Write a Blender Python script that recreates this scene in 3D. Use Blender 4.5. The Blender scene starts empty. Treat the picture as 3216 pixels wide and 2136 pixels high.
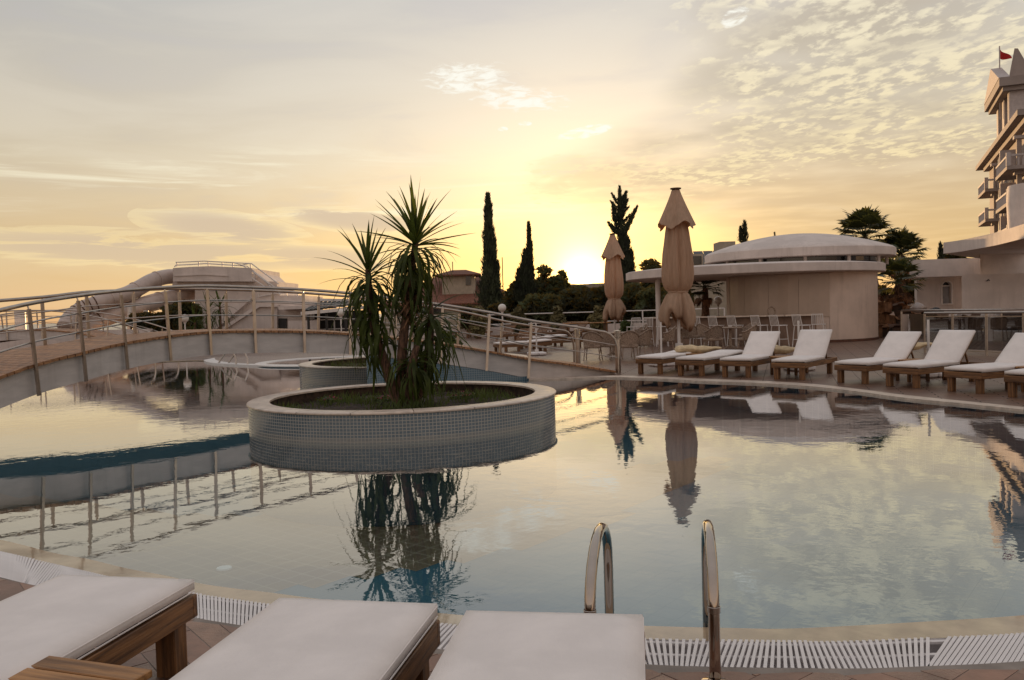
import bpy, bmesh, math, random
from mathutils import Vector, Matrix, Euler
R = math.radians
random.seed(7)
sc = bpy.context.scene
col = sc.collection
# ------------------------------------------------------------------ camera
CAM_H, F, CX, CY = 1.55, 2650.0, 1608.0, 1068.0
PITCH, ROLL = R(2.05), R(-1.68)
fw = Vector((0, math.cos(PITCH), -math.sin(PITCH)))
up0 = Vector((0, math.sin(PITCH), math.cos(PITCH)))
rt = Vector((1, 0, 0)) * math.cos(ROLL) + up0 * math.sin(ROLL)
up = -Vector((1, 0, 0)) * math.sin(ROLL) + up0 * math.cos(ROLL)
cd = bpy.data.cameras.new('camera')
cam = bpy.data.objects.new('camera', cd); col.objects.link(cam)
cd.sensor_width = 36; cd.lens = 36 * F / 3216; cd.clip_end = 20000; cd.clip_start = .05
cam.matrix_world = Matrix(((rt.x, up.x, -fw.x, 0), (rt.y, up.y, -fw.y, 0), (rt.z, up.z, -fw.z, CAM_H), (0, 0, 0, 1)))
sc.camera = cam

def ray(px, py):
    return rt * (px - CX) - up * (py - CY) + fw * F
def G(px, py, z=0.0):                      # point seen at a pixel of the survey photo, on a level plane
    d = ray(px, py); t = (z - CAM_H) / d.z
    return Vector((d.x * t, d.y * t, z))
def at(px, py, Y):                         # the same, at a distance Y
    d = ray(px, py); t = Y / d.y
    return Vector((d.x * t, Y, CAM_H + d.z * t))

# ------------------------------------------------------------------ sky
SUN_AZ, SUN_EL = R(4.9), R(2.1)            # azimuth measured from +Y towards +X
sun_dir = Vector((math.sin(SUN_AZ) * math.cos(SUN_EL), math.cos(SUN_AZ) * math.cos(SUN_EL), math.sin(SUN_EL)))
w = bpy.data.worlds.new('World'); sc.world = w; w.use_nodes = True
nt = w.node_tree; nt.nodes.clear()

class Net:
    def __init__(s, nt): s.nt = nt
    def n(s, t, **k):
        x = s.nt.nodes.new(t)
        for a, b in k.items(): setattr(x, a, b)
        return x
    def put(s, sock, v):
        if isinstance(v, bpy.types.NodeSocket): s.nt.links.new(v, sock)
        elif v is not None:
            try: sock.default_value = v
            except Exception: sock.default_value = (*v, 1.0)
    def m(s, op, a, b=None, c=None, clamp=False):
        x = s.n('ShaderNodeMath', operation=op, use_clamp=clamp)
        for i, v in enumerate((a, b, c)):
            if v is not None: s.put(x.inputs[i], v)
        return x.outputs[0]
    def vm(s, op, a, b=None, sc_=None):
        x = s.n('ShaderNodeVectorMath', operation=op)
        s.put(x.inputs[0], a)
        if b is not None: s.put(x.inputs[1], b)
        if sc_ is not None: s.put(x.inputs[3], sc_)
        return x.outputs['Value'] if op in ('DOT_PRODUCT', 'LENGTH') else x.outputs[0]
    def mix(s, f, a, b, mode='MIX'):
        x = s.n('ShaderNodeMix', data_type='RGBA', blend_type=mode)
        x.clamp_factor = True
        s.put(x.inputs[0], f); s.put(x.inputs[6], a); s.put(x.inputs[7], b)
        return x.outputs[2]
    def ss(s, v, a, b, lo=0.0, hi=1.0):
        x = s.n('ShaderNodeMapRange', interpolation_type='SMOOTHSTEP')
        s.put(x.inputs[0], v)
        for i, q in enumerate((a, b, lo, hi)): x.inputs[i + 1].default_value = q
        return x.outputs[0]
    def noise(s, v, scale, det=4, rough=.5, dist=0.0):
        x = s.n('ShaderNodeTexNoise')
        s.put(x.inputs['Vector'], v)
        x.inputs['Scale'].default_value = scale; x.inputs['Detail'].default_value = det
        x.inputs['Roughness'].default_value = rough; x.inputs['Distortion'].default_value = dist
        return x.outputs['Fac']
    def ramp(s, f, stops, interp='LINEAR'):
        x = s.n('ShaderNodeValToRGB'); cr = x.color_ramp; cr.interpolation = interp
        s.put(x.inputs[0], f)
        while len(cr.elements) > 1: cr.elements.remove(cr.elements[-1])
        cr.elements[0].position = stops[0][0]; cr.elements[0].color = (*stops[0][1], 1)
        for p, c in stops[1:]:
            e = cr.elements.new(p); e.color = (*c, 1)
        return x.outputs[0]
    def xyz(s, x_, y_, z_):
        x = s.n('ShaderNodeCombineXYZ')
        for i, v in enumerate((x_, y_, z_)): s.put(x.inputs[i], v)
        return x.outputs[0]

def L(r, g, b):                            # sRGB 0..255 -> linear
    f = lambda c: (c / 255 / 12.92) if c / 255 <= .04045 else ((c / 255 + .055) / 1.055) ** 2.4
    return (f(r), f(g), f(b))

def build_sky():
    N = Net(nt)
    tc = N.n('ShaderNodeTexCoord'); d = N.vm('NORMALIZE', tc.outputs['Generated'])
    sp = N.n('ShaderNodeSeparateXYZ'); N.put(sp.inputs[0], d)
    x, y, z = sp.outputs
    el = N.m('MULTIPLY', N.m('ARCSINE', z), 57.2958)
    az = N.m('MULTIPLY', N.m('ARCTAN2', x, y), 57.2958)
    ang = N.m('MULTIPLY', N.m('ARCCOSINE', N.m('MINIMUM', N.vm('DOT_PRODUCT', d, tuple(sun_dir)), 1.0)), 57.2958)
    e01 = N.m('DIVIDE', N.m('MAXIMUM', el, 0.0), 90.0)
    west = N.ramp(e01, [(0, (.50, .30, .17)), (.022, (.54, .33, .18)), (.055, (.57, .37, .19)), (.11, (.56, .44, .29)),
                        (.16, (.50, .43, .34)), (.22, (.42, .40, .375)), (.29, (.36, .375, .40)), (.50, (.50, .48, .48)), (1, (.54, .53, .56))])
    east = N.ramp(e01, [(0, (.60, .43, .34)), (.1, (.58, .44, .36)), (.35, (.52, .45, .42)), (1, (.50, .49, .52))])
    base = N.mix(N.ss(ang, 50.0, 125.0), west, east)
    # warm scattering round the low sun
    g1 = N.m('EXPONENT', N.m('DIVIDE', ang, -15.0))
    g2 = N.m('EXPONENT', N.m('DIVIDE', ang, -4.2))
    g3 = N.m('EXPONENT', N.m('DIVIDE', ang, -1.1))
    disc = N.ss(ang, .80, .45)
    base = N.mix(1.0, base, N.vm('SCALE', N.mix(N.ss(el, 2.0, 13.0), (.92, .60, .17), (.85, .73, .56)), sc_=g1), 'ADD')
    base = N.mix(1.0, base, N.vm('SCALE', (2.1, 1.08, .10), sc_=g2), 'ADD')
    base = N.mix(1.0, base, N.vm('SCALE', (7.0, 4.6, 2.0), sc_=g3), 'ADD')
    # --- clouds; a flat layer seen in perspective
    zc = N.m('MAXIMUM', N.m('ADD', z, .02), .03)
    u = N.m('DIVIDE', x, zc); v = N.m('DIVIDE', y, zc)
    pl = N.xyz(u, v, 0.0)
    def ell(a0, e0, ra, re, rot=0.0, soft=.6):
        c_, s_ = math.cos(R(rot)), math.sin(R(rot))
        da = N.m('SUBTRACT', az, a0); de = N.m('SUBTRACT', el, e0)
        p = N.m('ADD', N.m('MULTIPLY', da, c_ / ra), N.m('MULTIPLY', de, s_ / ra))
        q = N.m('SUBTRACT', N.m('MULTIPLY', de, c_ / re), N.m('MULTIPLY', da, s_ / re))
        r2 = N.m('ADD', N.m('MULTIPLY', p, p), N.m('MULTIPLY', q, q))
        return N.ss(r2, 1.0 + soft, max(1.0 - soft, 0.0))
    def mx(*a):
        r_ = a[0]
        for b in a[1:]: r_ = N.m('MAXIMUM', r_, b)
        return r_
    # broad thin cirrus over everything, streaked roughly along the horizon
    str_v = N.xyz(N.m('MULTIPLY', az, .035), N.m('MULTIPLY', el, .17), 0.0)
    c1 = N.noise(str_v, 1.6, 6, .55, .6)
    base = N.mix(N.m('MULTIPLY', N.ss(c1, .42, .66), .40), base, N.mix(.5, base, L(245, 232, 210)))
    base = N.mix(N.m('MULTIPLY', N.ss(c1, .50, .30), .30), base, N.mix(.75, base, L(190, 182, 186)))
    # fine streaks
    st2 = N.noise(N.xyz(N.m('MULTIPLY', az, .05), N.m('MULTIPLY', el, .75), 3.0), 1.3, 6, .6, .5)
    m2 = ell(-14, 8.2, 22, 2.4, 0, .8)
    base = N.mix(N.m('MULTIPLY', N.m('MULTIPLY', N.ss(st2, .50, .68), m2), .6), base, L(255, 244, 214))
    # low grey-lilac bars on the left, lit on their rims
    st3 = N.noise(N.xyz(N.m('MULTIPLY', az, .085), N.m('MULTIPLY', el, .95), 7.0), 1.5, 7, .62, .6)
    m3 = mx(ell(-23.0, 4.3, 10.5, 1.0, -3, .9), ell(-18.5, 5.7, 4.2, .9, -8, .9), ell(-10.5, 6.3, 4.2, .7, -7, .9), ell(-13, 3.8, 5, .7, -4, .9))
    k3 = N.ss(N.m('MULTIPLY', N.m('ADD', st3, N.m('MULTIPLY', m3, .22)), N.m('GREATER_THAN', m3, .001)), .60, .70)
    r3 = N.ss(N.m('MULTIPLY', N.m('ADD', st3, N.m('MULTIPLY', m3, .22)), N.m('GREATER_THAN', m3, .001)), .52, .60)
    base = N.mix(N.m('MULTIPLY', r3, .30), base, L(255, 232, 178))
    base = N.mix(N.m('MULTIPLY', N.m('MULTIPLY', k3, m3), .85), base, L(202, 174, 150))
    # high mottled cloud, right
    mpn = N.n('ShaderNodeMapping'); N.put(mpn.inputs[0], pl); mpn.inputs['Rotation'].default_value = (0, 0, R(-28)); mpn.inputs['Scale'].default_value = (1.0, .62, 1)
    lump = N.m('ADD', N.noise(mpn.outputs[0], 11.5, 7, .60, .15), N.m('MULTIPLY', N.m('SUBTRACT', N.noise(pl, 3.1, 3, .5, .4), .5), .28))
    big = N.noise(pl, 1.5, 3, .5, 0)
    mr = mx(ell(22.5, 16.5, 11, 6.2, 10, .5), ell(15, 9.6, 13, 2.1, 9, .6), ell(27, 12.5, 10, 4.5, 0, .6), ell(17.0, 19.5, 5.5, 2.9, 0, .5), ell(5.5, 8.6, 4.5, 1.8, 0, .6), ell(22, 23, 16, 6, 0, .6))
    cov = N.m('ADD', N.m('MULTIPLY', mr, .17), N.m('MULTIPLY', big, .28))
    dens = N.m('MULTIPLY', N.ss(N.m('ADD', lump, cov), .745, .90), N.ss(mr, .02, .4))
    veil = N.m('MULTIPLY', N.ss(N.m('ADD', big, N.m('MULTIPLY', mr, .25)), .50, .80), mr)
    vb = mx(ell(20, 10.2, 15, 3.6, 6, .7), ell(27, 6.5, 13, 4.0, 0, .7), ell(21, 15.5, 9, 3.0, 14, .8))
    base = N.mix(N.m('MULTIPLY', vb, N.ss(big, .25, .62, .30, .78)), base, N.mix(N.ss(el, 4.0, 15.0), L(204, 164, 116), L(190, 174, 150)))
    base = N.mix(N.m('MULTIPLY', veil, .30), base, L(196, 176, 146))
    lit = N.mix(N.ss(el, 6.0, 20.0), L(255, 228, 168), L(255, 241, 206))
    dens = N.m('MULTIPLY', dens, N.ss(N.noise(pl, 2.1, 4, .6, .5), .36, .56, .18, 1.0))
    base = N.mix(N.m('MULTIPLY', dens, .74), base, lit)
    # isolated wisp and small tufts in the middle
    wl = N.noise(N.xyz(N.m('MULTIPLY', az, .40), N.m('MULTIPLY', el, 1.35), 1.0), 2.0, 9, .66, .7)
    mw = mx(ell(-2.4, 15.2, 3.2, 1.15, 0, .9), ell(.9, 13.9, 3.6, .85, -5, .9), ell(5.3, 11.6, 2.0, .42, 8, .5), ell(-.2, 12.0, .42, .16, 0, .5), ell(1.3, 12.3, .5, .18, 0, .5), ell(15.2, 17.9, 1.0, .55, 20, .5))
    base = N.mix(N.m('MULTIPLY', N.ss(N.m('ADD', wl, N.m('MULTIPLY', mw, .30)), .66, .88), N.m('MULTIPLY', mw, .95)), base, L(255, 250, 235))
    # flat tan bank above the sun
    mt = ell(5.4, 8.5, 2.9, .62, 8, .5)
    base = N.mix(N.m('MULTIPLY', N.m('MULTIPLY', mt, N.ss(wl, .30, .55)), .62), base, L(244, 216, 160))
    base = N.mix(disc, base, (30.0, 20.0, 8.0))
    # ground side of the sphere (never in view)
    base = N.mix(N.ss(el, -.5, -3.0), base, (.10, .085, .075))
    sky = N.n('ShaderNodeTexSky', sky_type='NISHITA')
    sky.sun_disc = False; sky.sun_elevation = SUN_EL; sky.sun_rotation = SUN_AZ
    sky.air_density = 1.0; sky.dust_density = 0.15; sky.ozone_density = 2.0
    bg1 = N.n('ShaderNodeBackground'); N.put(bg1.inputs[0], sky.outputs[0]); bg1.inputs[1].default_value = .05
    bg2 = N.n('ShaderNodeBackground'); N.put(bg2.inputs[0], base); bg2.inputs[1].default_value = .93
    ad = N.n('ShaderNodeAddShader'); N.put(ad.inputs[0], bg1.outputs[0]); N.put(ad.inputs[1], bg2.outputs[0])
    o = N.n('ShaderNodeOutputWorld'); N.put(o.inputs[0], ad.outputs[0])
build_sky()
w.cycles.sampling_method = 'MANUAL'; w.cycles.sample_map_resolution = 1024

sl = bpy.data.lights.new('sun', 'SUN'); sl.energy = 4.5; sl.angle = R(.6); sl.color = (1.0, .60, .28)
so = bpy.data.objects.new('sun', sl); col.objects.link(so)
so.rotation_euler = sun_dir.to_track_quat('Z', 'Y').to_euler()
vs = sc.view_settings
vs.view_transform = 'Standard'; vs.look = 'None'; vs.gamma = 1; vs.exposure = 0; vs.use_curve_mapping = False
cy = sc.cycles
cy.use_denoising = True; cy.max_bounces = 8; cy.transparent_max_bounces = 24; cy.glossy_bounces = 5
cy.caustics_reflective = False; cy.sample_clamp_indirect = 6

# ------------------------------------------------------------------ materials
MATS = {}
def mat(name, c, rough=.6, metal=0.0, var=.12, vs_=3.0, bump=0.0, bs=40.0, coat=0.0, stretch=None, dark=None, spec=.5, sheen=0):
    if name in MATS: return MATS[name]
    m = bpy.data.materials.new(name); m.use_nodes = True
    N = Net(m.node_tree); p = m.node_tree.nodes['Principled BSDF']
    tc = N.n('ShaderNodeTexCoord'); v = tc.outputs['Object']
    if stretch:
        mp = N.n('ShaderNodeMapping'); N.put(mp.inputs[0], v); mp.inputs['Scale'].default_value = stretch; v = mp.outputs[0]
    f = N.noise(v, vs_, 5, .6, .2)
    lo = tuple(x * (1 - 2 * var) for x in c); hi = tuple(min(x * (1 + 2 * var), .95) for x in c)
    if dark: lo = dark
    cc = N.mix(N.ss(f, .3, .7), lo, hi)
    oi = N.n('ShaderNodeObjectInfo')
    cc = N.mix(1.0, cc, N.mix(oi.outputs['Random'], (1 - var,) * 3, (1 + var * .6,) * 3), 'MULTIPLY')
    N.put(p.inputs['Base Color'], cc)
    p.inputs['Roughness'].default_value = rough; p.inputs['Metallic'].default_value = metal
    p.inputs['Specular IOR Level'].default_value = spec
    if coat: p.inputs['Coat Weight'].default_value = coat; p.inputs['Coat Roughness'].default_value = .05
    if bump:
        b = N.n('ShaderNodeBump'); b.inputs['Strength'].default_value = bump; b.inputs['Distance'].default_value = .01
        N.put(b.inputs['Height'], N.noise(v, bs, 4, .6)); N.put(p.inputs['Normal'], b.outputs[0])
    MATS[name] = m
    return m

def translucent(m, c, f):
    N = Net(m.node_tree); p = m.node_tree.nodes['Principled BSDF']; o = [n for n in m.node_tree.nodes if n.type == 'OUTPUT_MATERIAL'][0]
    t = N.n('ShaderNodeBsdfTranslucent'); t.inputs[0].default_value = (*c, 1); x = N.n('ShaderNodeMixShader'); x.inputs[0].default_value = f
    N.put(x.inputs[1], p.outputs[0]); N.put(x.inputs[2], t.outputs[0]); N.put(o.inputs[0], x.outputs[0])
def wood(name, c, d, stretch):
    return mat(name, c, .55, var=.2, vs_=7, bump=.35, bs=18, stretch=stretch, dark=d)
WD, WDD = (.20, .095, .035), (.075, .033, .013)
wx = wood('wood_x', WD, WDD, (.35, 5, 5)); wy = wood('wood_y', WD, WDD, (5, .35, 5)); wz = wood('wood_z', WD, WDD, (5, 5, .35))
tw = wood('table_wood', (.36, .175, .06), (.17, .075, .024), (.35, 4, 4))
plankm = wood('bridge_plank_wood', (.34, .17, .075), (.20, .09, .04), (4, .4, 4))
white_wall = mat('white_render', (.68, .60, .555), .8, var=.05, vs_=1.2, bump=.25, bs=60)
bar_wall = mat('cream_render', (.70, .56, .47), .75, var=.04, vs_=1.0, bump=.2, bs=60)
beamm = mat('bridge_render', (.62, .57, .54), .75, var=.05, vs_=2, bump=.35, bs=30, stretch=(1, 1, 4))
def weather(m, k=.16, sc=(5, 5, .45), z=None):
    N = Net(m.node_tree); p = m.node_tree.nodes['Principled BSDF']; old = p.inputs['Base Color'].links[0].from_socket
    tc = N.n('ShaderNodeTexCoord'); mp = N.n('ShaderNodeMapping'); N.put(mp.inputs[0], tc.outputs['Object']); mp.inputs['Scale'].default_value = sc
    f = N.m('MULTIPLY', N.ss(N.noise(mp.outputs[0], 1.1, 6, .62, .2), .48, .74), N.ss(N.noise(tc.outputs['Object'], .6, 3), .35, .65))
    f2 = N.ss(N.noise(tc.outputs['Object'], 2.3, 5, .6), .52, .72)
    c = N.mix(N.m('MULTIPLY', f, k * 2.2), old, N.mix(.75, old, (.16, .12, .09)))
    c = N.mix(N.m('MULTIPLY', f2, k), c, N.mix(.6, c, (.30, .26, .22)))
    N.put(p.inputs['Base Color'], c)
def cushion_mat():
    m = mat('cushion_fabric', (.83, .775, .745), .9, var=.03, vs_=3)
    N = Net(m.node_tree); p = m.node_tree.nodes['Principled BSDF']; tc = N.n('ShaderNodeTexCoord'); v = tc.outputs['Object']
    mp = N.n('ShaderNodeMapping'); N.put(mp.inputs[0], v); mp.inputs['Scale'].default_value = (1.0, 3.2, 2)
    crease = N.m('ABSOLUTE', N.m('SUBTRACT', N.noise(mp.outputs[0], 2.2, 3, .5, .9), .5))
    wv = N.n('ShaderNodeTexWave', wave_type='BANDS', bands_direction='Y'); N.put(wv.inputs[0], v); wv.inputs['Scale'].default_value = 75
    h = N.m('ADD', N.m('ADD', N.m('MULTIPLY', N.ss(crease, 0.0, .10), .07), N.m('MULTIPLY', N.noise(v, 4, 3), .9)), N.m('ADD', N.m('MULTIPLY', wv.outputs['Fac'], .02), N.m('MULTIPLY', N.noise(v, 260, 2), .10)))
    b = N.n('ShaderNodeBump'); b.inputs['Strength'].default_value = .75; b.inputs['Distance'].default_value = .012; N.put(b.inputs['Height'], h); N.put(p.inputs['Normal'], b.outputs[0])
    return m
cushion = cushion_mat()
for m_ in (white_wall, bar_wall, beamm): weather(m_)
steel = mat('brushed_steel', (.46, .40, .35), .28, 1.0, var=.06, vs_=6)
chrome = mat('polished_steel', (.45, .385, .33), .07, 1.0, var=.03, vs_=6)
whitep = mat('white_paint', (.74, .70, .67), .45, var=.03)
whitepl = mat('white_plastic', (.76, .72, .71), .4, var=.03, bump=.15, bs=90)
stone = mat('travertine_coping', (.60, .49, .40), .35, var=.10, vs_=6, bump=.1, bs=60, spec=.6)
wetstone = mat('wet_sandstone', (.36, .27, .18), .06, var=.10, vs_=5, bump=.05, bs=4, spec=.9)
umbm = mat('parasol_canvas', (.54, .385, .275), .9, var=.06, vs_=5, bump=.35, bs=9, stretch=(3, 3, .5))
translucent(umbm, (.66, .42, .25), .30)
creamc = mat('cream_canvas', (.68, .54, .34), .9, var=.1, vs_=6, bump=.4, bs=30)
rattan = mat('rattan', (.30, .22, .165), .6, var=.22, vs_=30, bump=.6, bs=90)
darkm = mat('dark_paint', (.02, .018, .018), .5)
darkglass = mat('dark_glass', (.02, .02, .022), .08, spec=.8)
soil = mat('soil', (.055, .032, .02), .95, var=.35, vs_=9, bump=1.0, bs=25)
trunkm = mat('bark', (.14, .075, .045), .9, var=.35, vs_=12, bump=.8, bs=20, stretch=(3, 3, .7))
leafm = mat('leaf_green', (.055, .085, .022), .55, var=.35, vs_=2.5)
yucm = mat('yucca_leaf', (.052, .070, .016), .6, var=.3, vs_=3, spec=.22)
deadm = mat('dry_leaf', (.20, .10, .05), .8, var=.3, vs_=6)
cypm = mat('cypress_green', (.028, .036, .015), .8, var=.4, vs_=1.5)
hedgem = mat('hedge_green', (.038, .050, .018), .8, var=.4, vs_=.8)
translucent(yucm, (.16, .20, .03), .22)
translucent(hedgem, (.42, .24, .04), .22)
translucent(leafm, (.24, .26, .04), .25)
palmm = mat('palm_green', (.045, .060, .022), .5, var=.3, vs_=1.5)
translucent(palmm, (.22, .20, .04), .22)
flowerp = mat('pink_petal', (.45, .04, .13), .7, var=.3)
flowerw = mat('pale_petal', (.62, .50, .55), .7, var=.2)
rooft = mat('terracotta_roof', (.17, .065, .038), .8, var=.2, vs_=6, bump=.6, bs=12)
houset = mat('house_render', (.42, .36, .28), .85, var=.06)
hotelm = mat('hotel_render', (.34, .285, .26), .85, var=.05, vs_=.6)
hotelw = mat('hotel_white', (.52, .46, .44), .8, var=.05)
slidem = mat('slide_fibreglass', (.52, .42, .37), .3, var=.06, vs_=2)
cardm = mat('cardboard', (.27, .145, .075), .9, var=.25, vs_=3)
cardd = mat('cardboard_dark', (.09, .055, .038), .9, var=.3, vs_=3)
bagw = mat('pale_bag', (.55, .50, .48), .5, var=.1)
redm = mat('flag_red', (.42, .012, .012), .8, var=.05)
skirtm = mat('brown_board', (.13, .055, .032), .6, var=.15, vs_=4)
asph = mat('terrain', (.11, .085, .06), .95, var=.2, vs_=.2)
globem = mat('globe_glass', (.72, .68, .63), .25, var=.02)
shutm = mat('shutter_panel', (.50, .38, .30), .3, var=.05, vs_=1, spec=.7)

def tile_mat(name, c, grout, sx, sy, uv=True, rough=.12, rot=0, bump=.6, mort=.06, off=0.0, spec=.6, var=.08):
    m = bpy.data.materials.new(name); m.use_nodes = True
    N = Net(m.node_tree); p = m.node_tree.nodes['Principled BSDF']
    tc = N.n('ShaderNodeTexCoord'); v = tc.outputs['UV'] if uv else tc.outputs['Object']
    mp = N.n('ShaderNodeMapping'); N.put(mp.inputs[0], v); mp.inputs['Rotation'].default_value = (0, 0, R(rot)); v = mp.outputs[0]
    b = N.n('ShaderNodeTexBrick'); b.offset = off; b.squash = 1
    N.put(b.inputs['Vector'], v); b.inputs['Scale'].default_value = 1
    b.inputs['Brick Width'].default_value = sx; b.inputs['Row Height'].default_value = sy
    b.inputs['Mortar Size'].default_value = mort * sy; b.inputs['Mortar Smooth'].default_value = .2
    b.inputs['Color1'].default_value = (*[x * (1 - var) for x in c], 1); b.inputs['Color2'].default_value = (*[x * (1 + var) for x in c], 1)
    b.inputs['Mortar'].default_value = (*grout, 1)
    f = N.noise(tc.outputs['Object'], 1.2, 4, .6)
    N.put(p.inputs['Base Color'], N.mix(1.0, b.outputs['Color'], N.mix(f, (.82,) * 3, (1.15,) * 3), 'MULTIPLY'))
    N.put(p.inputs['Roughness'], N.m('MULTIPLY_ADD', b.outputs['Fac'], .5, rough))
    p.inputs['Specular IOR Level'].default_value = spec
    bp = N.n('ShaderNodeBump'); bp.invert = True; bp.inputs['Strength'].default_value = bump; bp.inputs['Distance'].default_value = .004
    N.put(bp.inputs['Height'], b.outputs['Fac']); N.put(p.inputs['Normal'], bp.outputs[0])
    return m
blue_tile = tile_mat('blue_mosaic', (.115, .165, .205), (.48, .46, .42), .046, .041, bump=.8, mort=.12)
wall_tile = tile_mat('pool_blue_mosaic', (.09, .17, .23), (.30, .36, .38), .05, .05)
def limescale(m):
    N = Net(m.node_tree); p = m.node_tree.nodes['Principled BSDF']; old = p.inputs['Base Color'].links[0].from_socket
    tc = N.n('ShaderNodeTexCoord'); sp = N.n('ShaderNodeSeparateXYZ'); N.put(sp.inputs[0], tc.outputs['Object'])
    nz = N.noise(tc.outputs['Object'], 5, 5, .6); zz = N.m('ADD', sp.outputs[2], N.m('MULTIPLY', nz, -.08))
    c = N.mix(N.m('MULTIPLY', N.ss(zz, .03, -.03), .45), old, (.40, .37, .32))
    c = N.mix(N.m('MULTIPLY', N.ss(N.noise(tc.outputs['Object'], 26, 2), .50, .66), .30), c, N.mix(.6, c, (.30, .33, .34)))
    N.put(p.inputs['Base Color'], c)
limescale(blue_tile)
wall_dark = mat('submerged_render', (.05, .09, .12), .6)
deck_tile = tile_mat('deck_boards', (.18, .10, .066), (.05, .035, .028), .9, .145, uv=False, rough=.38, rot=18, mort=.07, off=.5, bump=1, var=.25)
pen_tile = tile_mat('peninsula_boards', (.30, .22, .175), (.17, .12, .10), .9, .14, uv=False, rough=.5, rot=4, mort=.08, off=.5, var=.15)
floor_blue = tile_mat('pool_floor_blue', (.028, .125, .185), (.028, .125, .185), .23, .23, uv=False, rough=.5, rot=38, mort=.01, bump=0, var=.01)
floor_tan = tile_mat('pool_floor_tan', (.20, .125, .075), (.34, .26, .19), .23, .23, uv=False, rough=.5, rot=38, mort=.045, bump=0)

def water_mat():
    m = bpy.data.materials.new('pool_water'); m.use_nodes = True
    N = Net(m.node_tree); m.node_tree.nodes.clear()
    tc = N.n('ShaderNodeTexCoord'); v = tc.outputs['Object']
    n1 = N.noise(v, 3.4, 3, .55, .3); n2 = N.noise(v, 14.0, 3, .6, .4)
    patch = N.ss(N.noise(v, .22, 2, .5), .38, .66, .35, 1.0)
    h = N.m('MULTIPLY', N.m('ADD', N.m('MULTIPLY', n1, 1.0), N.m('MULTIPLY', n2, .10)), patch)
    b = N.n('ShaderNodeBump'); b.inputs['Strength'].default_value = 1.0; b.inputs['Distance'].default_value = .0021
    N.put(b.inputs['Height'], h)
    lw = N.n('ShaderNodeLayerWeight'); lw.inputs[0].default_value = .5; N.put(lw.inputs[1], b.outputs[0])
    rf = N.m('MINIMUM', N.m('MULTIPLY_ADD', N.m('POWER', lw.outputs['Facing'], 3.7), 1.18, .02), .97)
    gl = N.n('ShaderNodeBsdfGlossy'); gl.inputs['Color'].default_value = (1, 1, 1, 1); gl.inputs['Roughness'].default_value = .002; N.put(gl.inputs['Normal'], b.outputs[0])
    tr = N.n('ShaderNodeBsdfTransparent'); tr.inputs[0].default_value = (.80, .93, .95, 1)
    mx = N.n('ShaderNodeMixShader'); N.put(mx.inputs[0], rf); N.put(mx.inputs[1], tr.outputs[0]); N.put(mx.inputs[2], gl.outputs[0])
    o = N.n('ShaderNodeOutputMaterial'); N.put(o.inputs[0], mx.outputs[0])
    return m
waterm = water_mat()
def glass_mat():
    m = bpy.data.materials.new('smoked_glass'); m.use_nodes = True
    N = Net(m.node_tree); m.node_tree.nodes.clear()
    fr = N.n('ShaderNodeFresnel'); fr.inputs[0].default_value = 1.45
    gl = N.n('ShaderNodeBsdfGlossy'); gl.inputs['Roughness'].default_value = .02
    tr = N.n('ShaderNodeBsdfTransparent'); tr.inputs[0].default_value = (.36, .35, .36, 1)
    mx = N.n('ShaderNodeMixShader'); N.put(mx.inputs[0], fr.outputs[0]); N.put(mx.inputs[1], tr.outputs[0]); N.put(mx.inputs[2], gl.outputs[0])
    o = N.n('ShaderNodeOutputMaterial'); N.put(o.inputs[0], mx.outputs[0])
    return m
smoke = glass_mat()
seam = mat('sea', (.16, .17, .19), .25, var=.1)

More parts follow.
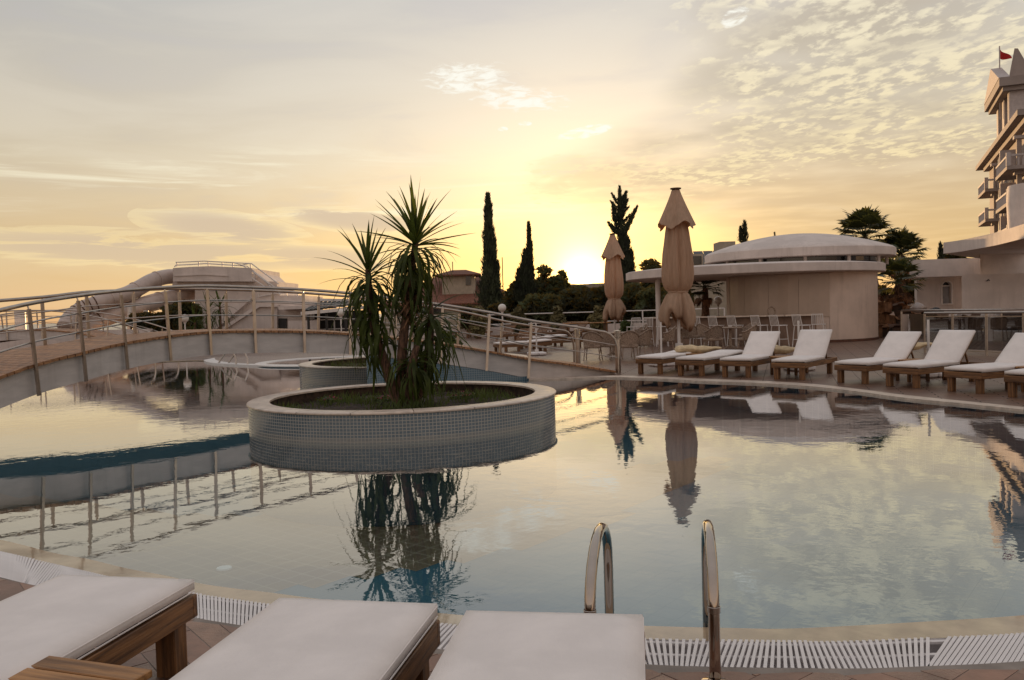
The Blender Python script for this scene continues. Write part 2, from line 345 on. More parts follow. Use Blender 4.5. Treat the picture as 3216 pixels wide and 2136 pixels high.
# ------------------------------------------------------------------ mesh building
class MB:
    def __init__(s): s.v = []; s.f = []; s.uv = None
    def add(s, vs, fs):
        o = len(s.v); s.v += [Vector(q) for q in vs]; s.f += [tuple(i + o for i in f) for f in fs]; return s
    def box(s, c, sz, rot=None):
        hx, hy, hz = sz[0] / 2, sz[1] / 2, sz[2] / 2
        b = min(.006, hx * .3, hy * .3, hz * .3)
        q = []
        M = Matrix.Identity(3) if rot is None else (Euler(rot).to_matrix() if not isinstance(rot, Matrix) else rot)
        for z in (-1, 1):
            for (x, y) in ((-1, -1), (1, -1), (1, 1), (-1, 1)):
                q.append(M @ Vector((x * hx, y * hy, z * hz)) + Vector(c))
        return s.add(q, [(0, 3, 2, 1), (4, 5, 6, 7), (0, 1, 5, 4), (1, 2, 6, 5), (2, 3, 7, 6), (3, 0, 4, 7)])
    def beam(s, a, b, wd, ht, upv=(0, 0, 1)):
        a, b = Vector(a), Vector(b); d = (b - a); l = d.length
        if l < 1e-6: return s
        d.normalize(); u = Vector(upv)
        if abs(d.dot(u)) > .98: u = Vector((1, 0, 0))
        sd = d.cross(u).normalized(); u = sd.cross(d)
        M = Matrix((d, sd, u)).transposed()
        return s.box((a + b) / 2, (l, wd, ht), M)
    def tube(s, pts, r, n=8, cap=True, rs=None):
        pts = [Vector(p) for p in pts]; k = len(pts); vs = []; prev = None
        for i, p in enumerate(pts):
            t = (pts[min(i + 1, k - 1)] - pts[max(i - 1, 0)]).normalized()
            if prev is None:
                u = Vector((0, 0, 1)) if abs(t.z) < .9 else Vector((1, 0, 0))
                a = t.cross(u).normalized()
            else: a = (prev - t * prev.dot(t)).normalized()
            prev = a; b = t.cross(a); rr = rs[i] if rs else r
            for j in range(n):
                th = 2 * math.pi * j / n
                vs.append(p + (a * math.cos(th) + b * math.sin(th)) * rr)
        fs = [(i * n + j, i * n + (j + 1) % n, (i + 1) * n + (j + 1) % n, (i + 1) * n + j) for i in range(k - 1) for j in range(n)]
        if cap: fs += [tuple(reversed(range(n))), tuple(range((k - 1) * n, k * n))]
        return s.add(vs, fs)
    def lathe(s, prof, c=(0, 0, 0), n=32, fn=None, a0=0.0, a1=2 * math.pi, cap=False):
        full = abs(a1 - a0 - 2 * math.pi) < 1e-6; m = n if full else n + 1; vs = []
        for i, (r, z) in enumerate(prof):
            for j in range(m):
                th = a0 + (a1 - a0) * j / n
                rr, zz = (r, z) if fn is None else fn(r, z, th, i)
                vs.append((c[0] + rr * math.cos(th), c[1] + rr * math.sin(th), c[2] + zz))
        k = len(prof)
        fs = [(i * m + j, i * m + (j + 1) % m, (i + 1) * m + (j + 1) % m, (i + 1) * m + j) for i in range(k - 1) for j in range(n)]
        if cap and full: fs += [tuple(reversed(range(m))), tuple(range((k - 1) * m, k * m))]
        return s.add(vs, fs)
    def prism(s, poly, z0, z1):
        n = len(poly); vs = [(p[0], p[1], z0) for p in poly] + [(p[0], p[1], z1) for p in poly]
        return s.add(vs, [tuple(reversed(range(n))), tuple(range(n, 2 * n))] + [(i, (i + 1) % n, n + (i + 1) % n, n + i) for i in range(n)])
    def extr(s, pts, dv):                   # any planar 3-D outline pushed along dv
        n = len(pts); pts = [Vector(p) for p in pts]; dv = Vector(dv)
        return s.add(pts + [p + dv for p in pts], [tuple(range(n)), tuple(reversed(range(n, 2 * n)))] + [(i, n + i, n + (i + 1) % n, (i + 1) % n) for i in range(n)])
    def build(s, name, m, parent=None, world=False, smooth=False, bevel=0.0, uvfn=None, norm=False):
        me = bpy.data.meshes.new(name)
        off = parent.location if (world and parent) else Vector((0, 0, 0))
        me.from_pydata([tuple(q - off) for q in s.v], [], s.f); me.materials.append(m)
        bm = bmesh.new(); bm.from_mesh(me)
        if norm: bmesh.ops.recalc_face_normals(bm, faces=bm.faces)
        if bevel:
            bmesh.ops.bevel(bm, geom=list(bm.edges), offset=bevel, segments=1, affect='EDGES', clamp_overlap=True)
        if uvfn:
            uvl = bm.loops.layers.uv.new('UVMap')
            for f in bm.faces:
                for l in f.loops: l[uvl].uv = uvfn(l.vert.co)
        bm.to_mesh(me); bm.free()
        if smooth:
            me.polygons.foreach_set('use_smooth', [True] * len(me.polygons))
            if smooth != 'all':
                try: me.set_sharp_from_angle(angle=R(40))
                except Exception: pass
        o = bpy.data.objects.new(name, me); col.objects.link(o)
        if parent: o.parent = parent
        return o

def tag(o, label=None, cat=None, group=None, kind=None):
    if label: o['label'] = label
    if cat: o['category'] = cat
    if group: o['group'] = group
    if kind: o['kind'] = kind
    return o
def empty(name, loc, rz=0.0, label=None, cat=None, group=None):
    o = bpy.data.objects.new(name, None); col.objects.link(o); o.location = loc; o.rotation_euler = (0, 0, rz)
    o.empty_display_size = .1
    return tag(o, label, cat, group)
def inst(name, me, parent=None, loc=(0, 0, 0), rot=None):
    o = bpy.data.objects.new(name, me); col.objects.link(o); o.location = loc
    if rot is not None: o.rotation_euler = rot
    if parent: o.parent = parent
    return o
KIDS = {}
def kids(o):
    return [c for c in o.children]
def copy_tree(o, parent=None):
    ch = kids(o); c = o.copy(); col.objects.link(c); c.parent = parent
    for k in ch: copy_tree(k, c)
    return c
def smooth_line(P, n=6):
    P = [Vector(p) for p in P]; out = []
    for i in range(len(P) - 1):
        a = P[max(i - 1, 0)]; b = P[i]; c = P[i + 1]; d = P[min(i + 2, len(P) - 1)]
        for k in range(n):
            t = k / n
            out.append(.5 * ((2 * b) + (c - a) * t + (2 * a - 5 * b + 4 * c - d) * t * t + (3 * b - a - 3 * c + d) * t ** 3))
    out.append(P[-1]); return out

# ------------------------------------------------------------------ pool outlines
near_in = [G(*p) for p in ((-700, 1560), (-350, 1620), (0, 1688), (163, 1728), (280, 1749), (396, 1777), (512, 1798), (652, 1828), (862, 1854), (1000, 1872), (1345, 1912), (1461, 1923), (1700, 1944), (2011, 1955), (2300, 1962), (2502, 1963), (2904, 1942), (3216, 1922), (3700, 1880))]
near_mid = [G(*p) for p in ((-700, 1590), (-350, 1655), (0, 1732), (163, 1768), (280, 1795), (396, 1822), (559, 1854), (700, 1875), (857, 1896), (1000, 1913), (1300, 1947), (1443, 1963), (1700, 1988), (2011, 2001), (2300, 2009), (2620, 2011), (2904, 2000), (3216, 1986), (3750, 1940))]
near_out = [G(*p) for p in ((-700, 1650), (-350, 1725), (0, 1815), (105, 1840), (280, 1876), (420, 1906), (568, 1935), (700, 1958), (850, 1980), (1000, 2000), (1200, 2024), (1373, 2042), (1700, 2072), (2034, 2090), (2265, 2099), (2667, 2103), (2904, 2096), (3216, 2080), (3800, 2030))]
near_in = smooth_line(near_in, 5); near_mid = smooth_line(near_mid, 5); near_out = smooth_line(near_out, 5)
far_in = smooth_line([G(*p) for p in ((3216, 1289), (3030, 1270), (2845, 1252), (2690, 1231), (2544, 1215), (2370, 1204), (2200, 1198), (2060, 1190), (1916, 1186), (1790, 1189), (1661, 1194))], 5)
far_out = smooth_line([G(*p) for p in ((3216, 1281), (3030, 1262), (2845, 1243), (2690, 1223), (2544, 1207), (2370, 1197), (2200, 1191), (2060, 1184), (1916, 1181), (1790, 1184), (1661, 1189))], 5)
V3 = lambda x, y, z=0: Vector((x, y, z))
right_in = smooth_line([near_in[-1], V3(8.2, 6.2), V3(10.3, 8.2), far_in[0]], 6)[1:-1]
right_out = smooth_line([near_out[-1], V3(9.0, 5.8), V3(11.0, 8.2), far_out[0]], 6)[1:-1]
pen = [G(*p) for p in ((974, 1152), (880, 1151.5), (805, 1150), (735, 1147), (678, 1143.5), (650, 1139), (640, 1133))]
pen_o = [G(*p) for p in ((974, 1148), (880, 1147.5), (805, 1146), (745, 1143), (700, 1138.5), (678, 1132.5), (674, 1126))]
shore = [far_in[-1], V3(-1.4, 18.75), V3(-3.1, 18.9), V3(-4.2, 21.0), V3(-4.6, 24.5)]
rest = [V3(-11.9, 31.6), V3(-14.2, 31.3), V3(-18, 30), V3(-22, 27), V3(-22, 16), V3(-17, 9), V3(-12, 6.3)]
pool = near_in + right_in + far_in + shore[1:] + pen + rest
hole = near_out + right_out + far_out + shore[1:] + pen + rest
def flat(o, z): return [V3(p.x, p.y, z) for p in o]

def fill(name, loops, z, m, kind='structure'):
    bm = bmesh.new(); es = []
    for lp in loops:
        vs = [bm.verts.new((p[0], p[1], z)) for p in lp]
        es += [bm.edges.new((vs[i], vs[(i + 1) % len(vs)])) for i in range(len(vs))]
    bmesh.ops.triangle_fill(bm, edges=es, use_beauty=True, normal=(0, 0, 1))
    for f in bm.faces:
        if f.normal.z < 0: f.normal_flip()
    me = bpy.data.meshes.new(name); bm.to_mesh(me); bm.free(); me.materials.append(m)
    o = bpy.data.objects.new(name, me); col.objects.link(o); o['kind'] = kind
    return o
def strip(A, B, zA, zB):
    mb = MB(); n = min(len(A), len(B))
    mb.add([(A[i].x, A[i].y, zA) for i in range(n)] + [(B[i].x, B[i].y, zB) for i in range(n)], [(i, i + 1, n + i + 1, n + i) for i in range(n - 1)])
    return mb

outer = [V3(-60, -14), V3(60, -14), V3(60, 58), V3(-60, 58)]
fill('deck', [outer, hole], 0.0, deck_tile)
ocean = MB(); ocean.add([(-9000, -50, -4), (9000, -50, -4), (9000, 16000, -4), (-9000, 16000, -4)], [(0, 1, 2, 3)])
tag(ocean.build('sea', seam), kind='structure')
fill('ground', [[V3(-75, -60), V3(400, -60), V3(400, 420), V3(-75, 140)], [V3(-59.5, -13.5), V3(59.5, -13.5), V3(59.5, 57.5), V3(-59.5, 57.5)]], -.06, asph)
fill('pool_floor', [pool], -1.05, floor_blue)
wl = MB(); n = len(pool)
wl.add([(p.x, p.y, -.022) for p in pool] + [(p.x, p.y, -1.05) for p in pool], [(i, n + i, n + (i + 1) % n, (i + 1) % n) for i in range(n)])
tag(wl.build('pool_wall', wall_tile, uvfn=lambda c: (c.x * .8 + c.y * .8, c.z)), kind='structure')
fill('water', [near_in + right_in + far_in + shore[1:] + pen + rest], -.02, waterm)

# tan mosaic on the pool floor, its edge stepping along the tile grid
def tan_floor():
    zf = -1.046
    P = [G(*p, zf) for p in ((-500, 1570), (0, 1553), (244, 1576), (500, 1610), (800, 1618), (1166, 1584), (1375, 1563), (1458, 1554), (1603, 1536), (1739, 1510), (1880, 1484), (2060, 1452), (2300, 1428), (2260, 1484), (2172, 1512), (2088, 1556), (1891, 1645), (1695, 1703), (1405, 1768), (1186, 1808), (1000, 1833), (862, 1852), (700, 1900), (-500, 1850))]
    def inside(x, y):
        c = False; n_ = len(P); j = n_ - 1
        for i in range(n_):
            if (P[i].y > y) != (P[j].y > y) and x < (P[j].x - P[i].x) * (y - P[i].y) / (P[j].y - P[i].y) + P[i].x: c = not c
            j = i
        return c
    a = R(-38); ca, sa = math.cos(a), math.sin(a); s_ = .23
    mb = MB(); xs = [p.x for p in P]; ys = [p.y for p in P]
    cells = set()
    for i in range(-90, 90):
        for j in range(-90, 90):
            # centre of a cell in the turned grid
            gx, gy = (i + .5) * s_, (j + .5) * s_
            x, y = gx * ca - gy * sa, gx * sa + gy * ca
            if min(xs) < x < max(xs) and min(ys) < y < max(ys) and inside(x, y): cells.add((i, j))
    for (i, j) in cells:
        q = []
        for (dx, dy) in ((0, 0), (1, 0), (1, 1), (0, 1)):
            gx, gy = (i + dx) * s_, (j + dy) * s_
            q.append((gx * ca - gy * sa, gx * sa + gy * ca, zf))
        mb.add(q, [(0, 1, 2, 3)])
    # tiles share corners
    me_o = mb.build('pool_floor_tan', floor_tan); tag(me_o, kind='structure')
tan_floor()
dr = MB().lathe([(.001, -1.03), (.075, -1.03), (.08, -1.045)], n=20); c0 = G(704, 1785, -1.04)
for q in dr.v: q.x += c0.x; q.y += c0.y
tag(dr.build('pool_light', whitep), 'round white lamp cover on the tan pool floor', 'pool light')

# wet sandstone lip, channel and far coping
tag(strip(near_in, near_mid, -.016, -.008).build('pool_lip', wetstone), kind='structure')
lipw = MB(); n = len(near_in); lipw.add([(p.x, p.y, -.015) for p in near_in] + [(p.x, p.y, -.06) for p in near_in], [(i, i + 1, n + i + 1, n + i) for i in range(n - 1)])
tag(strip(near_mid, near_out, -.11, -.11).build('gutter_floor', whitepl), kind='structure')
gw = MB(); n = len(near_out)
for ln, z0 in ((near_mid, -.009), (near_out, -.001)):
    gw.add([(p.x, p.y, z0) for p in ln] + [(p.x, p.y, -.11) for p in ln], [(i, i + 1, n + i + 1, n + i) for i in range(n - 1)])
tag(gw.build('gutter_side', whitepl), kind='structure')
cp = MB()
def coping(A, B, h, mb):
    n_ = min(len(A), len(B)); vs = []
    for i in range(n_):
        a, b = A[i], B[i]; vs += [(a.x, a.y, -.03), (a.x, a.y, h), (b.x, b.y, h), (b.x, b.y, -.03)]
    fs = []
    for i in range(n_ - 1):
        for k in range(3): fs.append((4 * i + k, 4 * i + k + 1, 4 * i + 5 + k, 4 * i + 4 + k))
    mb.add(vs, fs)
far_cop = [V3(o_.x, o_.y) for o_ in far_out]
coping(far_in, [i_ + (o_ - i_) * 1.0 for i_, o_ in zip(far_in, far_out)], .012, cp)
tag(cp.build('pool_coping', stone, norm=True), kind='structure')
cp = MB(); coping(smooth_line(pen, 4), smooth_line(pen_o, 4), .03, cp)
tag(cp.build('peninsula_coping', whitep, norm=True), kind='structure')
pp = smooth_line(pen_o, 3) + [V3(-12.5, 33.5), V3(-5, 33.5), V3(-1, 28), V3(-3.3, 25.2)]
fill('peninsula_deck', [pp], .006, pen_tile)
# jacuzzi on the peninsula
jc = V3(-5.75, 28.2); JR = 2.75
jz = empty('whirlpool', (jc.x, jc.y, 0), 0, 'small round whirlpool with a white rim on the paved peninsula', 'whirlpool')
MB().lathe([(JR - .35, .008), (JR - .33, .04), (JR, .04), (JR + .01, .008)], n=64).build('rim', whitep, jz, smooth=True)
MB().lathe([(.001, .018), (JR - .34, .018)], n=48).build('water_surface', waterm, jz)
MB().lathe([(.001, .010), (JR - .345, .010)], n=48).build('basin', wall_tile, jz, uvfn=lambda c: (c.x, c.y))

# overflow grating: every slat a part
def grating():
    root = empty('overflow_grating', (near_out[40].x, near_out[40].y, 0), 0, 'white slatted overflow grating running along the near edge of the pool', 'drain grating')
    mid = [(a + b) / 2 for a, b in zip(near_mid, near_out)]
    # arc-length walk
    acc = [0.0]
    for i in range(1, len(mid)): acc.append(acc[-1] + (mid[i] - mid[i - 1]).length)
    def pt(line, s_):
        for i in range(1, len(acc)):
            if acc[i] >= s_:
                t = (s_ - acc[i - 1]) / (acc[i] - acc[i - 1]); return line[i - 1].lerp(line[i], t)
        return line[-1].copy()
    me = MB().box((0, 0, 0), (1, .0145, .014)).v
    sl = MB().box((0, 0, 0), (1, .0145, .016)); base = sl.build('slat', whitepl, root); mesh = base.data
    pitch = .026; first = True; cnt = 0; stuff = MB()
    s0 = next(acc[i] for i in range(len(acc)) if mid[i].x > -3.6); s1 = next((acc[i] for i in range(len(acc)) if mid[i].x > 3.4), acc[-1])
    s_ = 0.05
    while s_ < acc[-1] - .05:
        sec = int(s_ / .52)
        skew = .07 if (sec % 5 == 2 and pt(mid, s_).x > 1.0) else 0.0
        a = pt(near_mid, s_ + skew); b = pt(near_out, s_ - skew * .3)
        dv = b - a; ln = dv.length - .012; c = (a + b) / 2; lift = (.0 if sec % 3 else .004)
        ang = math.atan2(dv.y, dv.x)
        if s0 < s_ < s1 and cnt < 296:
            o = base if first else bpy.data.objects.new('slat', mesh)
            if not first: col.objects.link(o); o.parent = root
            first = False; cnt += 1
            o.location = (c.x - root.location.x, c.y - root.location.y, -.008 + lift); o.rotation_euler = (0, 0, ang); o.scale = (ln, 1, 1)
        else: stuff.box((c.x, c.y, -.008), (ln, .0145, .016), (0, 0, ang))
        s_ += pitch
    so_ = stuff.build('far_slats', whitepl, root, world=True); so_['kind'] = 'stuff'
    rib = MB()
    for f in (.06, .5, .94):
        ln = [a.lerp(b, f) for a, b in zip(near_mid, near_out)]
        for i in range(len(ln) - 1): rib.beam(ln[i] + V3(0, 0, -.0185), ln[i + 1] + V3(0, 0, -.0185), .022, .012)
    rib.build('rib', whitepl, root, world=True)
grating()

# deck boards nearest the camera: each its own piece
def clip(poly, a, nrm):
    out = []
    for i in range(len(poly)):
        p, q = poly[i], poly[(i + 1) % len(poly)]
        dp, dq = (p - a).dot(nrm), (q - a).dot(nrm)
        if dp >= 0: out.append(p)
        if (dp >= 0) != (dq >= 0): out.append(p.lerp(q, dp / (dp - dq)))
    return out
def deck_planks():
    mats_ = [mat('deck_plank_%d' % k, c, .4, var=.12, vs_=5, bump=b, bs=bs, stretch=(1, 1, 1)) for k, (c, b, bs) in enumerate((((.25, .125, .08), .2, 30), ((.28, .165, .115), .5, 60), ((.20, .10, .065), .2, 30)))]
    dk = bpy.data.objects.get('deck')
    W, Ln = .135, .54; a = R(38); ca, sa = math.cos(a), math.sin(a); made = []
    for k in range(-60, 60):
        for t in range(-14, 15):
            ox, oy = k * W + t * Ln, k * W - t * Ln
            for hv in (0, 1):
                x0, y0, lx, ly = (ox, oy, Ln, W) if hv == 0 else (ox, oy + W, W, Ln)
                g = .0025
                P = [(x0 + g, y0 + g), (x0 + lx - g, y0 + g), (x0 + lx - g, y0 + ly - g), (x0 + g, y0 + ly - g)]
                P = [Vector((x * ca - y * sa - .5, x * sa + y * ca + 4, 0)) for x, y in P]
                c = sum(P, V3(0, 0)) / 4
                if not (-3.6 < c.x < 3.2 and 2.95 < c.y < 5.4): continue
                # clip against the grating edge
                cand = [i for i in range(len(near_out) - 1) if (near_out[i] - c).length < .75]
                for i in cand:
                    p, q = near_out[i], near_out[i + 1]; e = (q - p).normalized(); nr = Vector((e.y, -e.x, 0))
                    P = clip(P, p + nr * .006, nr)
                    if len(P) < 3: break
                if len(P) < 3: continue
                if not cand:
                    j = min(range(len(near_out)), key=lambda i_: (near_out[i_] - c).length)
                    e = (near_out[min(j + 1, len(near_out) - 1)] - near_out[max(j - 1, 0)]).normalized(); nr = Vector((e.y, -e.x, 0))
                    if (c - near_out[j]).dot(nr) < 0: continue
                made.append((c.length, P, (k + t + hv) % 3))
    gr = [p for p in near_out if -3.7 < p.x < 3.3]
    fill('deck_grout', [gr + [V3(3.4, 2.9), V3(-3.8, 2.9)]], .0050, mat('grout', (.27, .23, .20), .9))
    made.sort(key=lambda q: q[0] if q[0] > 3.2 else q[0] + 3)
    rest_ = MB()
    for i, (_, P, mi) in enumerate(made):
        mb = MB().extr([(p.x, p.y, .0005 + .0008 * ((i * 7) % 3)) for p in P], (0, 0, .0062)) if i < 290 else None
        if mb: mb.build('plank', mats_[mi], dk)
        else: rest_.extr([(p.x, p.y, .0008) for p in P], (0, 0, .0062))
    if rest_.v: o = rest_.build('outer_planks', mats_[0], dk); o['kind'] = 'stuff'
deck_planks()

# ------------------------------------------------------------------ planters
def planter(c, Ro, rim_h, label, ring):
    root = empty('round_planter', (c.x, c.y, 0), 0, label, 'planter', 'round mosaic planters in the pool')
    uvf = lambda q: (math.atan2(q.y, q.x) * (Ro - .02), q.z)
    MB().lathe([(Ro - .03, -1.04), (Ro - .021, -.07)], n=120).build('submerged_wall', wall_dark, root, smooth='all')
    MB().lathe([(Ro - .0205, -.07), (Ro - .02, rim_h - .03)], n=180).build('tiled_wall', blue_tile, root, smooth='all', uvfn=uvf)
    MB().lathe([(Ro - ring + .03, 0), (Ro - ring + .03, rim_h - .03)], n=96).build('inner_wall', soil, root)
    nst = 18
    for i in range(nst):
        a0 = 2 * math.pi * i / nst + .002; a1 = 2 * math.pi * (i + 1) / nst - .002
        MB().lathe([(Ro - ring, rim_h - .028), (Ro - ring + .002, rim_h - .002), (Ro - ring + .006, rim_h), (Ro - .012, rim_h), (Ro, rim_h - .008), (Ro, rim_h - .024), (Ro - .01, rim_h - .03), (Ro - ring, rim_h - .028)], n=7, a0=a0, a1=a1).build('coping_stone', stone, root, smooth=True, norm=True)
    rnd = random.Random(3)
    prof = [(.001, .20)] + [(r, .2 - .03 * (r / Ro) ** 2) for r in (.4, .8, 1.2, 1.6, Ro - ring - .12)] + [(Ro - ring + .035, .16)]
    MB().lathe(prof, n=64, fn=lambda r, z, th, i: (r, z + (.02 * math.sin(3 * th + i * 2) + .015 * math.sin(11 * th + i) if i else 0))).build('soil', soil, root, smooth='all')
    return root
PC = V3(-1.60, 12.38); PR = 2.225
planter(PC, PR, .355, 'large round mosaic planter with a pale stone rim holding the spiky yucca', .31)
PC2 = V3(-2.55, 22.0)
planter(PC2, 2.95, .33, 'smaller looking round mosaic planter behind the yucca, in front of the bridge', .33)
# ground cover
def tufts(name, c, rad, n_, z, m, h=(.05, .16), seed=1, wd=.008, label=None, excl=None):
    rnd = random.Random(seed); mb = MB()
    for i in range(n_):
        r = rad * math.sqrt(rnd.random()); th = rnd.random() * 6.283
        x, y = c.x + r * math.cos(th), c.y + r * math.sin(th)
        k = math.sin(x * 3.1) * math.sin(y * 2.7 + 1)
        if rnd.random() > .35 + .75 * k: continue
        hh = rnd.uniform(*h) * (1 + .5 * k); a = rnd.random() * 6.283; ln = rnd.uniform(0, .7) * hh; b = rnd.random() * 6.283
        dx, dy = math.cos(a) * wd, math.sin(a) * wd; tx, ty = math.cos(b) * ln, math.sin(b) * ln
        mb.add([(x - dx, y - dy, z), (x + dx, y + dy, z), (x + dx * .7 + tx * .4, y + dy * .7 + ty * .4, z + hh * .6), (x + tx, y + ty, z + hh), (x - dx * .7 + tx * .4, y - dy * .7 + ty * .4, z + hh * .6)], [(0, 1, 2, 3, 4)])
    o = mb.build(name, m); tag(o, label, kind='stuff'); return o
tag(tufts('grass', PC, PR - .4, 5200, .16, leafm, seed=2), 'low green ground cover growing in the large planter', 'grass')
tag(tufts('grass', PC2, 2.4, 3500, .15, leafm, (.05, .2), seed=5), 'low green ground cover growing in the planter behind', 'grass')
def flower_clump(c, m, label, seed, n_=70, rad=.17):
    rnd = random.Random(seed); root = empty('flower_clump', c, 0, label, 'flowers', 'flower clumps in the large planter')
    mb = MB(); lf = MB()
    for i in range(n_):
        r = rad * math.sqrt(rnd.random()); th = rnd.random() * 6.283; z = .06 + .07 * rnd.random() * (1 - r / rad)
        p = V3(r * math.cos(th), r * math.sin(th) * .8, z); s_ = .013
        e = Euler((rnd.uniform(-.8, .8), rnd.uniform(-.8, .8), rnd.random() * 6)).to_matrix()
        mb.add([p + e @ Vector((s_ * math.cos(a), s_ * math.sin(a), 0)) for a in (0, 1.26, 2.5, 3.77, 5)], [(0, 1, 2, 3, 4)])
        for q in range(5):
            a = rnd.random() * 6.283; rr = rnd.random() * rad * 1.3; pp_ = V3(rr * math.cos(a), rr * math.sin(a), rnd.uniform(0, .09)); e = Euler((rnd.uniform(-1, 1), rnd.uniform(-1, 1), rnd.random() * 6)).to_matrix()
            lf.add([pp_ + e @ Vector(t) for t in ((0, -.025, 0), (.011, 0, 0), (0, .03, 0), (-.011, 0, 0))], [(0, 1, 2, 3)])
    mb.build('blossom', m, root); lf.build('leaves', leafm, root)
for px, py, m_, lb, sd in ((1040, 1266, flowerp, 'crimson flower clump at the planter front, left of the yucca trunk', 1), (1215, 1263, flowerp, 'crimson flower clump just left of the yucca trunk base', 2), (1382, 1228, flowerw, 'pale pink flower clump right of the yucca trunk', 3), (1455, 1252, flowerp, 'small crimson flower clump in the right half of the large planter', 4)):
    flower_clump(G(px, py, .19), m_, lb, sd)

# ------------------------------------------------------------------ yucca
def leaf_mesh(Ln, wd, e0, droop, tw=0.0, m=yucm):
    ns = 8; mb = MB(); vs = []; p = V3(0, 0); e = e0; st = Ln / ns
    for i in range(ns + 1):
        t = i / ns; wv = wd * (.62 + .9 * math.sin(min(t * 1.9, 1) * 1.57)) * (1 - t ** 2.2) * .75 + .001
        d = Vector((math.cos(e), 0, math.sin(e))); u = Vector((-math.sin(e), 0, math.cos(e)))
        vs += [p + V3(0, -wv) + u * wv * .35, p, p + V3(0, wv) + u * wv * .35]
        p = p + d * st; e -= droop / ns * (1.0 + .9 * t)
        e = max(e, -1.62)
    fs = []
    for i in range(ns):
        a = 3 * i; fs += [(a, a + 1, a + 4, a + 3), (a + 1, a + 2, a + 5, a + 4)]
    mb.add(vs, fs); me = bpy.data.meshes.new('leaf'); me.from_pydata([tuple(v) for v in mb.v], [], mb.f); me.materials.append(m)
    me.polygons.foreach_set('use_smooth', [True] * len(me.polygons))
    return me
def yucca(base, heads, label, scale=1.0, seed=4):
    rnd = random.Random(seed)
    root = empty('yucca_plant', base, 0, label, 'yucca')
    up_l = [leaf_mesh(.84 * scale, .032 * scale, .15, .08 + .12 * k) for k in range(3)]
    mid_l = [leaf_mesh(.86 * scale, .024 * scale, .1, .5 + .7 * k) for k in range(4)]
    hang_l = [leaf_mesh((.74 + .1 * k) * scale, .025 * scale, .1, 2.3 + .6 * k) for k in range(4)]
    dead = [leaf_mesh(.55 * scale, .020 * scale, -.4, 2.4, m=deadm), leaf_mesh(.7 * scale, .022 * scale, -.2, 3.0, m=deadm)]
    cnt = [0]; more = MB()
    for hi, (path, nu, nm, nh, ndead, sk) in enumerate(heads):
        path = [Vector(p) - Vector(base) for p in path]; sp = smooth_line(path, 6)
        MB().tube(sp, .05 * scale, 9, rs=[(.085 - .045 * i / (len(sp) - 1)) * scale * rnd.uniform(.9, 1.1) for i in range(len(sp))]).build('stem', trunkm, root, smooth=True)
        def at_off(off):                       # point on the stem, off metres below its tip
            k = len(sp) - 1; acc = 0
            while k > 0:
                l = (sp[k] - sp[k - 1]).length
                if acc + l >= off: return sp[k].lerp(sp[k - 1], (off - acc) / l)
                acc += l; k -= 1
            return sp[0]
        def put(me, off, yaw, pitch):
            p = at_off(off); sc_ = rnd.uniform(.8, 1.14); e = Euler((rnd.uniform(-.3, .3), pitch, yaw))
            if cnt[0] < 295:
                cnt[0] += 1; o = inst('leaf', me, root, tuple(p), e); o.scale = (sc_,) * 3
            else:
                M = e.to_matrix(); more.add([p + M @ (v.co * sc_) for v in me.vertices], [tuple(f.vertices) for f in me.polygons])
        for i in range(nu):
            t = i / max(nu - 1, 1); put(rnd.choice(up_l), .01 + .10 * t, i * 2.399 + rnd.uniform(-.2, .2), -R(80 - 78 * t ** .85 + rnd.uniform(-6, 6)))
        for i in range(nm):
            t = i / max(nm - 1, 1); put(rnd.choice(mid_l), .10 + .22 * t * scale, i * 2.399 + rnd.uniform(-.3, .3), -R(rnd.uniform(-22, 22) - 14 * t))
        for i in range(nh):
            t = i / max(nh - 1, 1); put(rnd.choice(hang_l), .16 + sk * t, i * 2.399 + rnd.uniform(-.4, .4), R(rnd.uniform(-42, 28) + 24 * t))
        for i in range(ndead):
            put(rnd.choice(dead), sk * .6 + (.95 if sk < .5 and ndead > 40 else .5) * rnd.random() * scale, rnd.random() * 6.283, R(rnd.uniform(25, 65)))
    if more.v: o = more.build('lower_leaves', yucm, root, smooth='all'); o['kind'] = 'stuff'
    return root
yb = at(1262, 1258, 12.38)
yb.z = .17
yucca((yb.x, yb.y, .16), [
    ((yb + V3(0, 0, -.05), at(1262, 1120, 12.3), at(1285, 900, 12.3), at(1307, 752, 12.3)), 40, 36, 66, 66, .60),
    ((yb + V3(-.05, .1, -.05), at(1205, 1130, 12.5), at(1168, 1000, 12.5), at(1155, 845, 12.4)), 16, 34, 84, 3, .95),
    ((yb + V3(.15, .15, -.05), at(1340, 1130, 12.5), at(1352, 1040, 12.5), at(1352, 960, 12.5)), 5, 22, 66, 3, .62),
    ((yb + V3(.1, -.1, -.05), at(1290, 1180, 12.1), at(1300, 1120, 12.1), at(1310, 1085, 12.1)), 2, 6, 30, 2, .3),
], 'tall spiky yucca with one high rosette and drooping green leaves in the large planter', 1.0)

